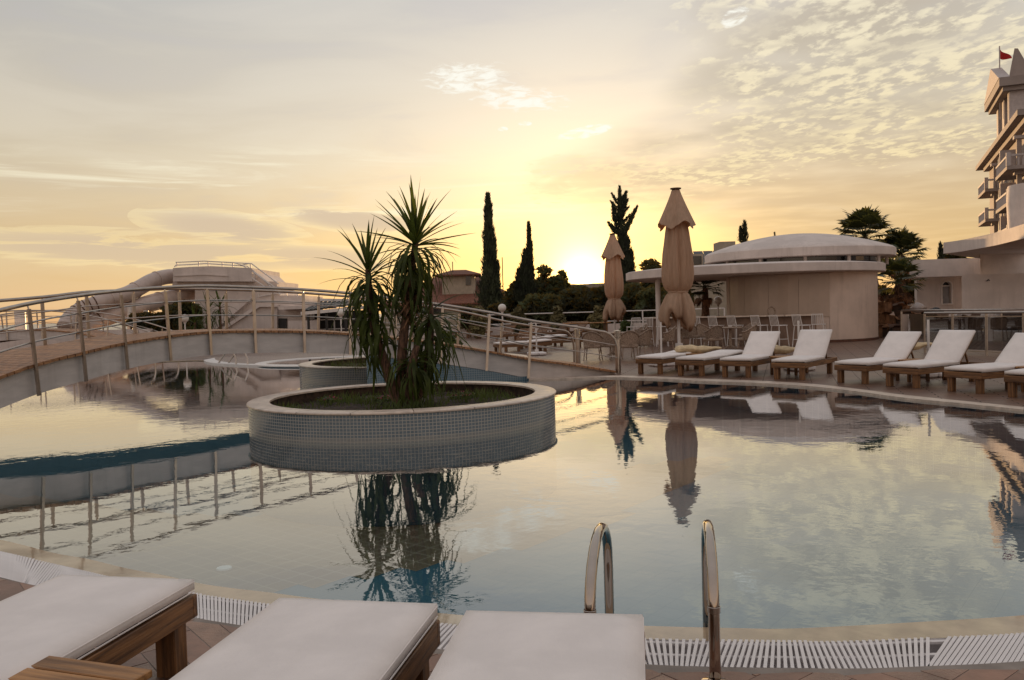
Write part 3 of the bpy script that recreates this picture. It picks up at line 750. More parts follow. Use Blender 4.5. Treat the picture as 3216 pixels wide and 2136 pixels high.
# ------------------------------------------------------------------ the foot bridge
nearE = [at(*p) for p in ((60, 1190, 10.6), (105, 1153.7, 11.7), (256, 1114.6, 12.6), (388, 1084, 13.7), (526, 1061.6, 14.7), (655, 1048, 15.6), (798, 1045, 16.4), (953, 1046, 17.1), (1098, 1053, 17.7), (1240, 1067, 18.1), (1385, 1085, 18.3), (1530, 1107, 18.5), (1661, 1131.6, 18.7), (1800, 1150, 18.9), (1935, 1171, 19.3))]
nearE = [V3(-7.5, 7.4, .05), V3(-7.3, 8.3, .30), V3(-7.0, 9.3, .55)] + [V3(-6.75, 10.5, .76)] + nearE[1:]
farE = [V3(-10.6, 8.2, .05), V3(-10.1, 10.2, .50), V3(-9.3, 12.6, .92)] + [at(*p) for p in ((146, 1091, 14.8), (283, 1067, 15.6), (428, 1054, 16.4), (570, 1043, 17.1), (715, 1040, 17.9), (860, 1038, 18.9), (1002, 1042, 19.7), (1150, 1052, 20.3), (1295, 1068, 20.8), (1439, 1087, 21.3), (1573, 1114, 21.9), (1690, 1130, 22.6), (1803, 1143, 23.3))]
def bridge(nearE, farE, npx, fpx, label, cat='bridge', plank_n=118, rail_h=.88, planks=True, posts_far=None, tight=True):
    root = empty('footbridge', (nearE[0].x, nearE[0].y, 0), 0, label, cat)
    A = smooth_line(nearE, 8); B = smooth_line(farE, 8)
    def resample(P, n_):
        acc = [0.0]
        for i in range(1, len(P)): acc.append(acc[-1] + (P[i] - P[i - 1]).length)
        out = []
        k = 1
        for i in range(n_ + 1):
            s_ = acc[-1] * i / n_
            while k < len(acc) - 1 and acc[k] < s_: k += 1
            t = (s_ - acc[k - 1]) / max(acc[k] - acc[k - 1], 1e-9); out.append(P[k - 1].lerp(P[k], t))
        return out
    n_ = plank_n; A = resample(A, n_); B = resample(B, n_)
    zmin = lambda z: max(z, .012)
    if planks:
        for i in range(n_):
            a0, a1, b0, b1 = A[i], A[i + 1], B[i], B[i + 1]
            g = .045; p = [a0.lerp(a1, g), a0.lerp(a1, 1 - g), b0.lerp(b1, 1 - g), b0.lerp(b1, g)]
            ex = (p[0] - p[3]).normalized() * (.02 + .006 * ((i * 5) % 4)); p[0] = p[0] + ex; p[1] = p[1] + ex
            MB().extr([V3(q.x, q.y, zmin(q.z)) for q in p], (0, 0, .045)).build('plank', plankm, root, world=True, norm=True)
    def beam_side(P, name):
        mb = MB(); k = len(P); vs = []
        for i in range(k):
            t = (P[min(i + 1, k - 1)] - P[max(i - 1, 0)]); t.z = 0; t.normalize(); nr = Vector((-t.y, t.x, 0)) * .06
            zt = zmin(P[i].z) - .004; zb = max(P[i].z - .40, -.02 if P[i].z < .41 else P[i].z - .40)
            zb = min(zb, zt - .01)
            for sgn in (1, -1):
                q = P[i] + nr * sgn; vs += [(q.x, q.y, zt), (q.x, q.y, zb)]
        for i in range(k - 1):
            a = 4 * i; mb.f += [(a, a + 1, a + 5, a + 4), (a + 2, a + 6, a + 7, a + 3), (a, a + 4, a + 6, a + 2), (a + 1, a + 3, a + 7, a + 5)]
        mb.f += [(0, 2, 3, 1), (4 * k - 4, 4 * k - 3, 4 * k - 1, 4 * k - 2)]
        mb.v = [Vector(v) for v in vs]
        mb.build(name, beamm, root, world=True, smooth=True, norm=True)
    inset = lambda P, Q: [p.lerp(q, .045) for p, q in zip(P, Q)]
    beam_side(inset(A, B), 'side_beam'); beam_side(inset(B, A), 'side_beam')
    und = MB(); k = len(A)
    und.add([(p.x, p.y, zmin(p.z) - .12) for p in inset(A, B)] + [(p.x, p.y, zmin(p.z) - .12) for p in inset(B, A)], [(i, i + 1, k + i + 1, k + i) for i in range(k - 1)])
    und.build('underside', beamm, root, world=True)
    def rail(P, fr, end_fr, sgn):
        k = len(P)
        def pos(f_): 
            x_ = f_ * (k - 1); i = min(int(x_), k - 2); return P[i].lerp(P[i + 1], x_ - i), (P[i + 1] - P[i]).normalized()
        def nrm(t): return (V3(0, 0, 1) - t * t.z * .45).normalized()
        line = []
        m_ = 70
        for i in range(m_ + 1):
            f_ = end_fr[0] + (end_fr[1] - end_fr[0]) * i / m_; p, t = pos(f_); line.append(p + nrm(t) * rail_h)
        p, t = pos(end_fr[1])
        tail = [line[-1] + t * .12 + V3(0, 0, -.03), line[-1] + t * .24 + V3(0, 0, -.12), line[-1] + t * .31 + V3(0, 0, -.28), line[-1] + t * .33 + V3(0, 0, -.5), V3((line[-1] + t * .33).x, (line[-1] + t * .33).y, .01)]
        p, t0 = pos(end_fr[0])
        head = [V3((line[0] - t0 * .33).x, (line[0] - t0 * .33).y, .01), line[0] - t0 * .33 + V3(0, 0, -.5), line[0] - t0 * .31 + V3(0, 0, -.28), line[0] - t0 * .2 + V3(0, 0, -.08)]
        MB().tube(head + line + tail, .03, 10).build('handrail', steel, root, world=True, smooth=True)
        for hh in (.34, .62):
            MB().tube([p_ - nrm(V3(1, 0, 0)) * 0 + (V3(0, 0, -rail_h + hh)) for p_ in line] + [line[-1] + t * .32 + V3(0, 0, -rail_h + hh)], .0125, 6).build('midrail', steel, root, world=True, smooth=True)
        for f_ in fr:
            p, t = pos(f_); nv = nrm(t); h_ = Vector((t.x, t.y, 0)).normalized(); sd = Vector((-h_.y, h_.x, 0)) * sgn * .045
            lo = p + sd - nv * min(.40, p.z + .01)
            M = MB().beam(lo, p + sd * .3 + nv * (rail_h - .07), .055, .028, upv=h_.cross(nv))
            M.tube([p + sd * .3 + nv * (rail_h - .075), p + nv * (rail_h - .02)], .012, 6)
            M.build('post', steel, root, world=True, norm=True)
    rail(A, npx[0], npx[1], -1); rail(B, fpx[0], fpx[1], 1)
    return root, A, B
def frac_of(E, pts, smooth_n=8):
    P = smooth_line(E, smooth_n); acc = [0.0]
    for i in range(1, len(P)): acc.append(acc[-1] + (P[i] - P[i - 1]).length)
    out = []
    for q in pts:
        j = min(range(len(P)), key=lambda i: (P[i] - q).length); out.append(acc[j] / acc[-1])
    return out
nf = frac_of(nearE, nearE[1:-2]); ff = frac_of(farE, farE[1:-2])
br, brA, brB = bridge(nearE, farE, (nf, (nf[0] * .6, frac_of(nearE, [at(1900, 1166, 19.2)])[0])), (ff, (ff[0] * .6, frac_of(farE, [at(1770, 1139, 23.1)])[0])),
    'long arched footbridge with timber planks, white sides and steel rails crossing the pool')
# blue tiled wall that carries the right end of the bridge, brown boards along its foot
bw = MB(); pts = [p for p in brA if p.x > -3.15 and p.x < .45]
wv = [p.lerp(q, .05) for p, q in zip(brA, brB) if -3.15 < p.x < .48]; k = len(wv)
vs_ = []
for p in wv:
    for dy in (0, .25): vs_ += [(p.x, p.y - .09 + dy, max(p.z - .405, .06)), (p.x, p.y - .09 + dy, -1.0)]
for i in range(k - 1):
    a = 4 * i; bw.f += [(a, a + 1, a + 5, a + 4), (a + 2, a + 6, a + 7, a + 3), (a, a + 4, a + 6, a + 2)]
bw.f += [(0, 2, 3, 1), (4 * k - 4, 4 * k - 3, 4 * k - 1, 4 * k - 2)]; bw.v = [Vector(v) for v in vs_]
tag(bw.build('abutment_wall', wall_tile, uvfn=lambda c: (c.x, c.z), norm=True), 'blue mosaic wall carrying the lower right end of the footbridge', 'wall')
sk = MB(); l0, l1 = G(1664, 1187), G(1925, 1173)
sk.beam(l0 + V3(0, 0, .035), l1 + V3(0, 0, .03), .05, .075)
tag(sk.build('skirting_board', skirtm), 'brown board along the foot of the bridge end beside the pool', 'board')

# ------------------------------------------------------------------ sun loungers
def make_lounger(name, back_deg, mattress=True, label='', group=''):
    root = empty(name, (0, 0, 0), 0, label, 'sun lounger', group)
    Wd, Ln, zt = .68, 1.95, .335
    for sy in (-1, 1):
        MB().box((Ln / 2, sy * (Wd / 2 - .02), zt - .05), (Ln, .04, .10)).build('side_rail', wx, root, bevel=.004)
        for x in (.05, Ln - .22):
            MB().box((x + .0, sy * (Wd / 2 - .085), (zt - .03) / 2), (.095, .095, zt - .03)).build('leg', wz, root, bevel=.005)
    for x in (-.012, Ln + .012):
        MB().box((x, 0, zt - .05), (.024 + .012, Wd + .002, .10)).build('end_rail', wy, root, bevel=.004)
    sm = None
    hx = 1.22; a = R(back_deg); Lb = .74
    for i in range(9):
        MB().box((.09 + i * .13, 0, zt - .015), (.075, Wd - .09, .02)).build('slat', wy, root)
    bk = MB(); ca, sa = math.cos(a), math.sin(a)
    def bp(s_, t_): return V3(hx + s_ * ca - t_ * sa, 0, zt - .02 + s_ * sa + t_ * ca)
    for sy in (-1, 1): bk.beam(bp(0, 0) + V3(0, sy * (Wd / 2 - .06)), bp(Lb, 0) + V3(0, sy * (Wd / 2 - .06)), .03, .035, upv=(-sa, 0, ca))
    bk.build('back_frame', wx, root)
    for i in range(7):
        c = bp(.06 + i * .105, .022); MB().box(c, (.07, Wd - .08, .016), (0, -a, 0)).build('back_slat', wy, root)
    if back_deg > 12:
        for sy in (-1, 1): MB().beam(bp(.42, -.02) + V3(0, sy * .22), V3(hx + .42 * ca + .17, sy * .22, zt - .07), .03, .022).build('prop', wx, root)
    if mattress:
        th = .088
        def pad(L_, fn, nm):
            nx, ny = 14, 8; mb = MB(); gr = {}
            for layer in (0, 1):
                for i in range(nx + 1):
                    for j in range(ny + 1):
                        u_, v_ = i / nx, j / ny
                        e = min(u_, 1 - u_) * L_; g = min(v_, 1 - v_) * Wd
                        rd = (1 - math.exp(-e / .018)) * (1 - math.exp(-g / .018))
                        puff = .010 * math.sin(math.pi * u_) * math.sin(math.pi * v_)
                        h_ = th * .5 + (th * .5 * (.55 + .45 * rd) + puff) * (1 if layer else -1) * (1 if layer else .8)
                        shr = .006 * (1 - rd) * (1 if (u_ in (0, 1)) else 0)
                        gr[(layer, i, j)] = len(mb.v); mb.v.append(fn(u_ * L_, (v_ - .5) * (Wd - .01), h_))
            for layer in (0, 1):
                for i in range(nx):
                    for j in range(ny):
                        q = (gr[(layer, i, j)], gr[(layer, i + 1, j)], gr[(layer, i + 1, j + 1)], gr[(layer, i, j + 1)])
                        mb.f.append(q if layer else tuple(reversed(q)))
            ring = [(i, 0) for i in range(nx)] + [(nx, j) for j in range(ny)] + [(i, ny) for i in range(nx, 0, -1)] + [(0, j) for j in range(ny, 0, -1)]
            for q in range(len(ring)):
                a_, b_ = ring[q], ring[(q + 1) % len(ring)]
                mb.f.append((gr[(0, *a_)], gr[(0, *b_)], gr[(1, *b_)], gr[(1, *a_)]))
            o = mb.build(nm, cushion, root, smooth='all')
            # welt seam along both long edges
            return o
        pad(hx + .01, lambda x, y, z: V3(-.02 + x, y, zt + z - .002), 'seat_mattress')
        pad(Lb + .02, lambda x, y, z: V3(hx + x * ca - (z + .02) * sa, y, zt - .002 + x * sa + (z + .012) * ca), 'back_mattress')
        sg = MB()
        for sy in (-1, 1):
            for dz in (.016, .056): sg.tube([V3(-.015, sy * (Wd / 2 - .004), zt + dz), V3(hx - .02, sy * (Wd / 2 - .004), zt + dz)], .0032, 5)
        sg.build('seam', cushion, root)
    return root
def place(o, p, dirv, label=None):
    o.location = (p.x, p.y, 0); o.rotation_euler = (0, 0, math.atan2(dirv.y, dirv.x))
    if label: o['label'] = label
up_proto = make_lounger('sun_lounger', 42, True, group='cushioned loungers along the far pool edge')
up_proto2 = make_lounger('sun_lounger', 46.5, True, group='cushioned loungers along the far pool edge')
flat_proto = make_lounger('sun_lounger', 3, True, group='cushioned loungers along the far pool edge')
bare_proto = make_lounger('sun_lounger', 40, False, group='bare timber loungers beyond the footbridge')
feet = [((2005, 1173.7), (2077.5, 1175.9), 'flat', 'flat white cushioned lounger at the left end of the far poolside row'),
        ((2131.6, 1180), (2206.7, 1182.3), 'flat', 'flat white cushioned lounger beside the folded cream parasol on a table'),
        ((2274, 1184.4), (2350.6, 1186.5), 'up', 'raised-back lounger in front of the wicker chairs, left of the first timber table'),
        ((2437.5, 1191.7), (2519.3, 1193.8), 'up', 'raised-back lounger directly before the right end of the bar counter'),
        ((2633.8, 1201.5), (2718.6, 1207), 'up', 'raised-back lounger in front of the heap of cardboard boxes'),
        ((2789.2, 1213.5), (2876.6, 1219.5), 'up', 'raised-back lounger beside the white parasol stand next to the glass fence'),
        ((2979.6, 1229.2), (3080, 1237.5), 'up', 'raised-back lounger in front of the smoked glass fence panels'),
        ((3176.6, 1248.2), (3282, 1257), 'up', 'lounger cut off by the right edge of the frame')]
used = set()
for (a, b, kd, lb) in feet:
    if kd == 'up' and len([1 for q_ in feet if q_[0][0] < a[0]]) % 2: kd = 'up2'
    p, q = G(*a), G(*b); across = (q - p); across.z = 0; dv = Vector((-across.y, across.x, 0)).normalized()
    dv = (Matrix.Rotation(R(-24), 3, 'Z') @ Vector((0, 1, 0)))
    across.normalize(); dv = Vector((-across.y, across.x, 0))
    pr_ = {'up': up_proto, 'up2': up_proto2, 'flat': flat_proto}[kd]; dv = Matrix.Rotation(R(random.uniform(-2, 2)), 3, 'Z') @ dv
    o = pr_ if kd not in used else copy_tree(pr_); used.add(kd)
    place(o, (p + q) / 2 - dv * .02, dv, lb)
# near loungers: foot ends towards the pool, so their far end is the foot
zt_ = .41
def near_place(fl, fr, nl, nr_, lb, o):
    a, b, c, d = (G(*q, zt_) for q in (fl, fr, nl, nr_))
    dirv = ((c - a).normalized() + (d - b).normalized()); dirv.normalize()
    place(o, V3(((a + b) / 2).x, ((a + b) / 2).y), dirv, lb)
    o['group'] = 'loungers in the foreground'
o1 = copy_tree(flat_proto); near_place((904, 1868), (1336, 1902), (536, 2131), (1165, 2131), 'foreground lounger in the middle, its white mattress overlapping the grating', o1)
o2 = copy_tree(flat_proto); near_place((1478, 1918), (2000, 1926), (1356, 2134), (2006, 2134), 'foreground lounger standing in front of the steel pool ladder', o2)
o3 = copy_tree(flat_proto); near_place((233, 1788), (555, 1834), (0, 1886), (182, 2052), 'foreground lounger in the lower left corner behind the slatted side table', o3)

# side tables
def make_table(sz=.46, h=.40, wm=None):
    root = empty('side_table', (0, 0, 0), 0, '', 'side table', 'timber side tables between the loungers')
    n_ = 5
    for i in range(n_):
        y = (i - (n_ - 1) / 2) * sz / n_
        MB().box((0, y, h - .0125), (sz, sz / n_ - .008, .025)).build('slat', tw, root, bevel=.003)
    for sx in (-1, 1):
        MB().box((sx * (sz / 2 - .025), 0, h - .06), (.022, sz - .05, .065)).build('apron', wy, root)
        MB().box((0, sx * (sz / 2 - .025), h - .06), (sz - .08, .022, .063)).build('apron', wx, root)
        for sy in (-1, 1):
            MB().box((sx * (sz / 2 - .045), sy * (sz / 2 - .045), (h - .03) / 2), (.05, .05, h - .03)).build('leg', wz, root)
    return root
tb = make_table()
a, b = G(126, 2052, .41), G(480, 2100, .41); dv = (b - a).normalized(); pv = Vector((dv.y, -dv.x, 0))
wdt = (b - a).length
c = (a + b) / 2 + pv * .24
place(tb, c, dv, 'slatted timber side table in the lower left corner between two foreground loungers')
tb.scale = (wdt / .46, 1.06, 1.02)
for px, py, rz, lb in ((2176, 1162, .1, 'timber side table under the folded cream parasol'), (2462, 1178, .1, 'timber side table between the two raised loungers before the bar'),
                       (2866, 1196, .12, 'timber side table beside the second white parasol stand'), (3222, 1226, .12, 'timber side table cut off by the right edge of the frame')):
    t = copy_tree(tb); t.scale = (1, 1, 1); g = G(px, py); t.location = (g.x, g.y, 0); t.rotation_euler = (0, 0, rz); t['label'] = lb

# parasol stands (white pole in a cast slab)
def make_stand():
    root = empty('parasol_stand', (0, 0, 0), 0, '', 'parasol stand', 'white parasol stands between the loungers')
    for sx in (-1, 1):
        for sy in (-1, 1):
            MB().box((sx * .135, sy * .135, .06), (.255, .255, .10)).build('slab', whitepl, root, bevel=.025)
    MB().tube([(0, 0, .02), (0, 0, 1.12)], .024, 10).build('pole', whitep, root, smooth=True)
    MB().box((0, 0, .15), (.09, .09, .1)).build('socket', whitep, root)
    return root
st_ = make_stand(); first = True
for px, py, lb in ((2078, 1150, 'white parasol stand behind the flat lounger at the row start'), (2510, 1164, 'white parasol stand between the two loungers before the bar'),
                   (2917, 1184, 'white parasol stand before the end post of the glass fence'), (1686, 1116, 'white parasol stand among the bare timber loungers past the bridge rail')):
    o = st_ if first else copy_tree(st_); first = False; g = G(px, py); o.location = (g.x, g.y, 0); o.rotation_euler = (0, 0, .3); o['label'] = lb

# folded parasols lying about
def bundle(a, b, r, label, sag=.0, seed=1):
    rnd = random.Random(seed); mb = MB(); n_ = 16; pts = []; rs = []
    for i in range(n_ + 1):
        t = i / n_; p = a.lerp(b, t) + V3(0, 0, .015 * math.sin(t * 9)); pts.append(p)
        rs.append(r * (.45 + .75 * math.sin(math.pi * min(t * 1.15 + .06, 1)) ** .6) * (1 + .12 * math.sin(t * 23)))
    m0 = len(mb.v); mb.tube(pts, r, 14, rs=rs)
    ax = (b - a).normalized()
    for i, q in enumerate(mb.v):
        k_ = (i // 14) % (n_ + 1); j = i % 14; c = pts[k_]; d = q - c; q += d * (.16 * math.cos(j * 3.14159)) ; q.z = c.z + (q.z - c.z) * .72
    tag(mb.build('folded_parasol', creamc, smooth='all'), label, 'folded parasol', 'folded cream parasols lying behind the loungers')
a = G(2176, 1162); bundle(V3(a.x - .4, a.y - .05, .50), V3(a.x + .75, a.y + .3, .47), .10, 'folded cream parasol lying across a low timber table', seed=2)
a = G(2500, 1150); bundle(V3(a.x - .75, a.y + .2, .42), V3(a.x + .3, a.y + .5, .36), .11, 'folded cream parasol lying behind the loungers before the bar', seed=3)
a = G(2880, 1160); bundle(V3(a.x - .6, a.y + .0, .50), V3(a.x + .45, a.y + .2, .52), .10, 'folded cream parasol bunched at the foot of the glass fence', seed=4)
for o in [x for x in bpy.data.objects if x.name.startswith('folded_parasol')]: pass

# ------------------------------------------------------------------ pool ladder
def ladder(nearp, farp, label, low=-.6, top=.545, group='handrails of the near pool ladder'):
    a, b = nearp, farp; d = b - a; L_ = d.length; d = d.normalized()
    pts = [a + V3(0, 0, -.05), a + V3(0, 0, top - .22)]
    r = L_ / 2
    pts = [a + V3(0, 0, z) for z in (-.02, .12, .25, top - .24)]
    for i in range(1, 12):
        th = math.pi * i / 12
        x = r - math.cos(th) * r; z = top - .24 + math.sin(th) * .24
        pts.append(a + d * x + V3(0, 0, z + (-.0)))
    pts += [b + V3(0, 0, top - .26), b + V3(0, 0, .1), b + V3(0, 0, low)]
    root = empty('ladder_rail', (a.x, a.y, 0), 0, label, 'ladder rail', group)
    MB().tube(pts, .0235, 16).build('tube', chrome, root, world=True, smooth='all')
    MB().lathe([(.0245, .30), (.0262, .302), (.0262, .325), (.0245, .327)], (a.x, a.y, 0), 20).build('clamp', steel, root, world=True)
    MB().lathe([(.06, .004), (.058, .012), (.03, .02), (.024, .03)], (a.x, a.y, 0), 20).build('flange', chrome, root, world=True, smooth=True)
lr = (G(2243, 2150), at(2222, 1962, 1)); 
def vert(px, py, Y): 
    q = at(px, py, Y); return V3(q.x, q.y)
ladder(vert(2245, 2062, 3.38), vert(2222, 1940, 4.12), 'right-hand polished steel ladder rail standing clear of the mattress')
ladder(vert(1851, 1850, 3.38), vert(1914, 1915, 4.12), 'polished steel ladder rail partly hidden behind the foreground mattress')
gl = empty('far_ladder', tuple(G(740, 1147)), 0, 'small steel pool ladder on the paved peninsula below the bridge', 'pool ladder')
for x0, x1 in ((685, 735), (716, 771)):
    q = G(x1 + 10, 1146); top = at(x1 + 2, 1106, q.y)
    lowp = G(x0, 1142) + V3(0, .0); lowp = G(x0 - 0, 1142)
    MB().tube([lowp, at(x0 + 26, 1107, lowp.y - .2), at(x1 - 4, 1103, q.y), q + V3(0, -.05, .2), q + V3(0, -.15, -.1), q + V3(-.1, -.25, -.5)], .028, 8).build('rail', steel, gl, world=True, smooth=True)

# ------------------------------------------------------------------ big folded umbrellas
def make_umbrella():
    root = empty('garden_umbrella', (0, 0, 0), 0, '', 'umbrella', 'tall folded canvas umbrellas')
    MB().tube([(0, 0, .0), (0, 0, 1.5)], .045, 12).build('pole', whitep, root, smooth=True)
    MB().box((0, 0, .2), (.16, .16, .4)).build('pole_foot', whitep, root)
    MB().lathe([(.001, 5.0), (.16, 5.0), (.165, 5.03), (.001, 5.05)], n=20).build('cap_disc', trunkm, root)
    MB().lathe([(.11, 4.93), (.12, 5.0)], n=16).build('cap_post', trunkm, root)
    rnd = random.Random(5); ph = [rnd.random() * 6.28 for _ in range(8)]
    def pleat(amp):
        def fn(r, z, th, i):
            k = (1.6 * (abs(math.sin(4 * th + ph[0] + .25 * z)) - .6) + .8 * (abs(math.sin(6.5 * th + ph[1] - .4 * z)) - .6) + .25 * math.sin(23 * th + ph[2] + z))
            rr = r * (1 + amp * k * .5); sy = 1.0
            return rr, z
        return fn
    body = [(.10, 4.6), (.20, 4.2), (.29, 3.95), (.33, 3.7), (.36, 3.4), (.395, 3.1), (.41, 2.8), (.42, 2.5), (.41, 2.3), (.38, 2.15), (.34, 2.04), (.26, 1.95)]
    MB().lathe(body, n=120, fn=pleat(.30)).build('canvas', umbm, root, smooth='all')
    def skirt(r, z, th, i):
        k = math.sin(4 * th + ph[3]) + .6 * math.sin(7 * th + ph[4]) + .35 * math.sin(15 * th + ph[5])
        t = i / 6
        return r * (1 + .20 * k * (.25 + t * .8) + .10 * (abs(math.sin(9 * th + ph[6])) - .6)), z - .22 * t ** 2 * (math.sin(3 * th + ph[5]) + .5 * math.sin(7 * th + ph[4]))
    sk_ = [(.25, 1.94), (.32, 1.86), (.38, 1.72), (.44, 1.55), (.48, 1.38), (.47, 1.22), (.38, 1.07)]
    MB().lathe(sk_ + [(.36, 1.10), (.42, 1.25), (.30, 1.7)], n=140, fn=lambda r, z, th, i: skirt(r, z, th, min(i, 6) if i < 7 else 12 - i)).build('canvas_skirt', umbm, root, smooth='all')
    def hood(r, z, th, i):
        t = i / 6; k = math.cos(4 * th + .5)
        fl = math.sin(12 * th + ph[6]) + .5 * math.sin(19 * th + ph[7])
        return r * (1 + .07 * k * t + .03 * fl * (.5 + t)), z + .10 * t * t * k - .012 * fl * t
    hd = MB().lathe([(.125, 4.96), (.17, 4.82), (.25, 4.62), (.33, 4.42), (.42, 4.2), (.49, 4.02), (.53, 3.90)], n=120, fn=hood)
    hd.lathe([(.52, 3.89), (.46, 3.92), (.36, 4.05)], n=120, fn=lambda r, z, th, i: hood(r, z, th, 6 if i == 0 else 5))
    hd.build('hood', umbm, root, smooth='all')
    tie = MB().lathe([(.29, 1.90), (.305, 1.93), (.29, 1.96)], n=48); tie.build('tie_strap', umbm, root, smooth=True)
    return root
um = make_umbrella(); p = at(2131, 1000, 25.3); um.location = (p.x, p.y, 0); um.rotation_euler = (0, 0, .4); um['label'] = 'large folded beige umbrella standing in front of the bar roof'
u2 = copy_tree(um); p = at(1930, 1000, 40.3); u2.location = (p.x, p.y, 0); u2.rotation_euler = (0, 0, 2.0); u2['label'] = 'distant folded beige umbrella beside the ragged cypress and the setting sun'

# ------------------------------------------------------------------ rattan chairs, tables, stools
def make_chair():
    root = empty('wicker_chair', (0, 0, 0), 0, '', 'armchair', 'wicker armchairs round the terrace tables')
    MB().box((0, 0, .40), (.48, .48, .09)).build('seat', rattan, root, bevel=.02)
    for sx in (-1, 1):
        for sy in (-1, 1): MB().tube([(sx * .2, sy * .2, .4), (sx * .24, sy * .25, 0)], .016, 6).build('leg', rattan, root)
    bk = MB(); n_ = 20; vs = []
    for i in range(n_ + 1):
        th = math.pi * (-.12 + 1.24 * i / n_); x, y = .30 * math.cos(th), .02 + .27 * math.sin(th)
        hh = .64 + .20 * max(math.sin(th), 0) ** 1.5
        vs += [(x * .86, y * .86, .42), (x, y, hh)]
    n_v = n_ + 1
    bk.add(vs, [(2 * i, 2 * i + 2, 2 * i + 3, 2 * i + 1) for i in range(n_)]); bk.add([(v[0] * .93, v[1] * .93, v[2]) for v in vs], [(2 * i, 2 * i + 1, 2 * i + 3, 2 * i + 2) for i in range(n_)])
    bk.build('backrest', rattan, root, smooth=True)
    MB().tube([Vector(v) for v in vs[1::2]], .022, 8).build('arm_rail', rattan, root, smooth=True)
    return root
ch = make_chair(); first = True
chairs = [(1863, 1131, 2.9, 'wicker armchair facing the small table, nearest the bollard lamp'), (1918, 1127, 2.2, 'wicker armchair half hidden by the bridge handrail end'), (1974, 1130, .1 + 3.14, 'wicker armchair with its curved back to the pool, right of the bridge rail'),
          (2018, 1122, 4.0, 'wicker armchair tilted toward the left table, left of the thin white pole'), (2095, 1106, 4.4, 'wicker armchair just left of the big umbrella pole'), (2162, 1094, 3.2, 'wicker armchair just right of the big umbrella pole'),
          (2216, 1090, 2.2, 'wicker armchair behind the right table, on its left side'), (2240, 1104, 3.5, 'wicker armchair with its back to the pool, left of the right table'), (2348, 1104, 4.1, 'wicker armchair right of the right table, behind the raised lounger'), (2352, 1088, 5.2, 'wicker armchair on the far side of the right table'), (2010, 1090, 5.0, 'wicker armchair near the white stools at the bar end')]
for px, py, rz, lb in chairs:
    o = ch if first else copy_tree(ch); first = False; g = G(px, py); o.location = (g.x, g.y, 0); o.rotation_euler = (0, 0, rz); o['label'] = lb
def make_rtable():
    root = empty('round_table', (0, 0, 0), 0, '', 'table', 'round wicker tables on the terrace')
    MB().lathe([(.001, .76), (.42, .76), (.44, .745), (.43, .72), (.3, .71)], n=32).build('tabletop', rattan, root, smooth=True)
    MB().tube([(0, 0, .72), (0, 0, .04)], .05, 10).build('pedestal', rattan, root)
    for k in range(4):
        a = k * 1.571 + .4; MB().tube([(0, 0, .16), (.3 * math.cos(a), .3 * math.sin(a), .02)], .02, 6).build('foot', rattan, root)
    return root
rt_ = make_rtable(); first = True
for px, py, lb in ((1928, 1120, 'round wicker table between the chairs next to the bollard lamps'), (2140, 1098, 'round wicker table behind the big umbrella pole'), (2294, 1098, 'round wicker table holding an ashtray among the right-hand chairs')):
    o = rt_ if first else copy_tree(rt_); first = False; g = G(px, py); o.location = (g.x, g.y, 0); o['label'] = lb
g = G(2294, 1098); tag(MB().lathe([(.001, .762), (.05, .762), (.06, .80), (.055, .80), (.04, .772)], (g.x, g.y, 0), 16).build('ashtray', whitep, smooth=True), 'small white ashtray on the right-hand wicker table', 'ashtray')
def make_stool():
    root = empty('bar_stool', (0, 0, 0), 0, '', 'bar stool', 'white bar stools along the counter')
    MB().box((0, 0, .75), (.42, .40, .025)).build('seat', whitep, root, bevel=.01)
    for sx in (-1, 1):
        for sy in (-1, 1): MB().tube([(sx * .17, sy * .17, .74), (sx * .22, sy * .23, 0)], .015, 6).build('leg', whitep, root)
    MB().tube([(.2, -.2, .28), (.2, .2, .28), (-.2, .2, .28), (-.2, -.2, .28), (.2, -.2, .28)], .011, 6).build('footrest', whitep, root)
    for i in range(7):
        x = -.18 + .06 * i; MB().tube([(x, -.19, .76), (x * .95, -.22, .86), (x * .9, -.27, 1.10)], .014, 4).build('back_slat', whitep, root)
    MB().tube([(-.19, -.19, .76), (-.18, -.275, 1.10), (.18, -.275, 1.10), (.19, -.19, .76)], .014, 6).build('back_frame', whitep, root)
    return root
stl = make_stool(); first = True
stools = [(1990, 1088, 0.3, 'white bar stool at the far left end of the bar, beside the hedge'), (2032, 1088, .1, 'second white bar stool from the left end of the bar'), (2080, 1088, -.1, 'white bar stool left of the big umbrella'), (2190, 1086, -.5, 'white bar stool just right of the big umbrella canvas'),
          (2252, 1086, -.9, 'white bar stool facing the counter above the left wicker table'), (2312, 1087, -.95, 'white bar stool above the right wicker table'), (2388, 1089, -1.0, 'white bar stool behind the first raised lounger, left one'), (2448, 1091, -1.1, 'white bar stool behind the first raised lounger, right one'), (2520, 1092, -1.1, 'white bar stool behind the white parasol stand'), (2572, 1088, -.5, 'white bar stool at the right end of the counter')]
for px, py, rz, lb in stools:
    o = stl if first else copy_tree(stl); first = False; g = G(px, py); o.location = (g.x, g.y, 0); o.rotation_euler = (0, 0, rz); o['label'] = lb

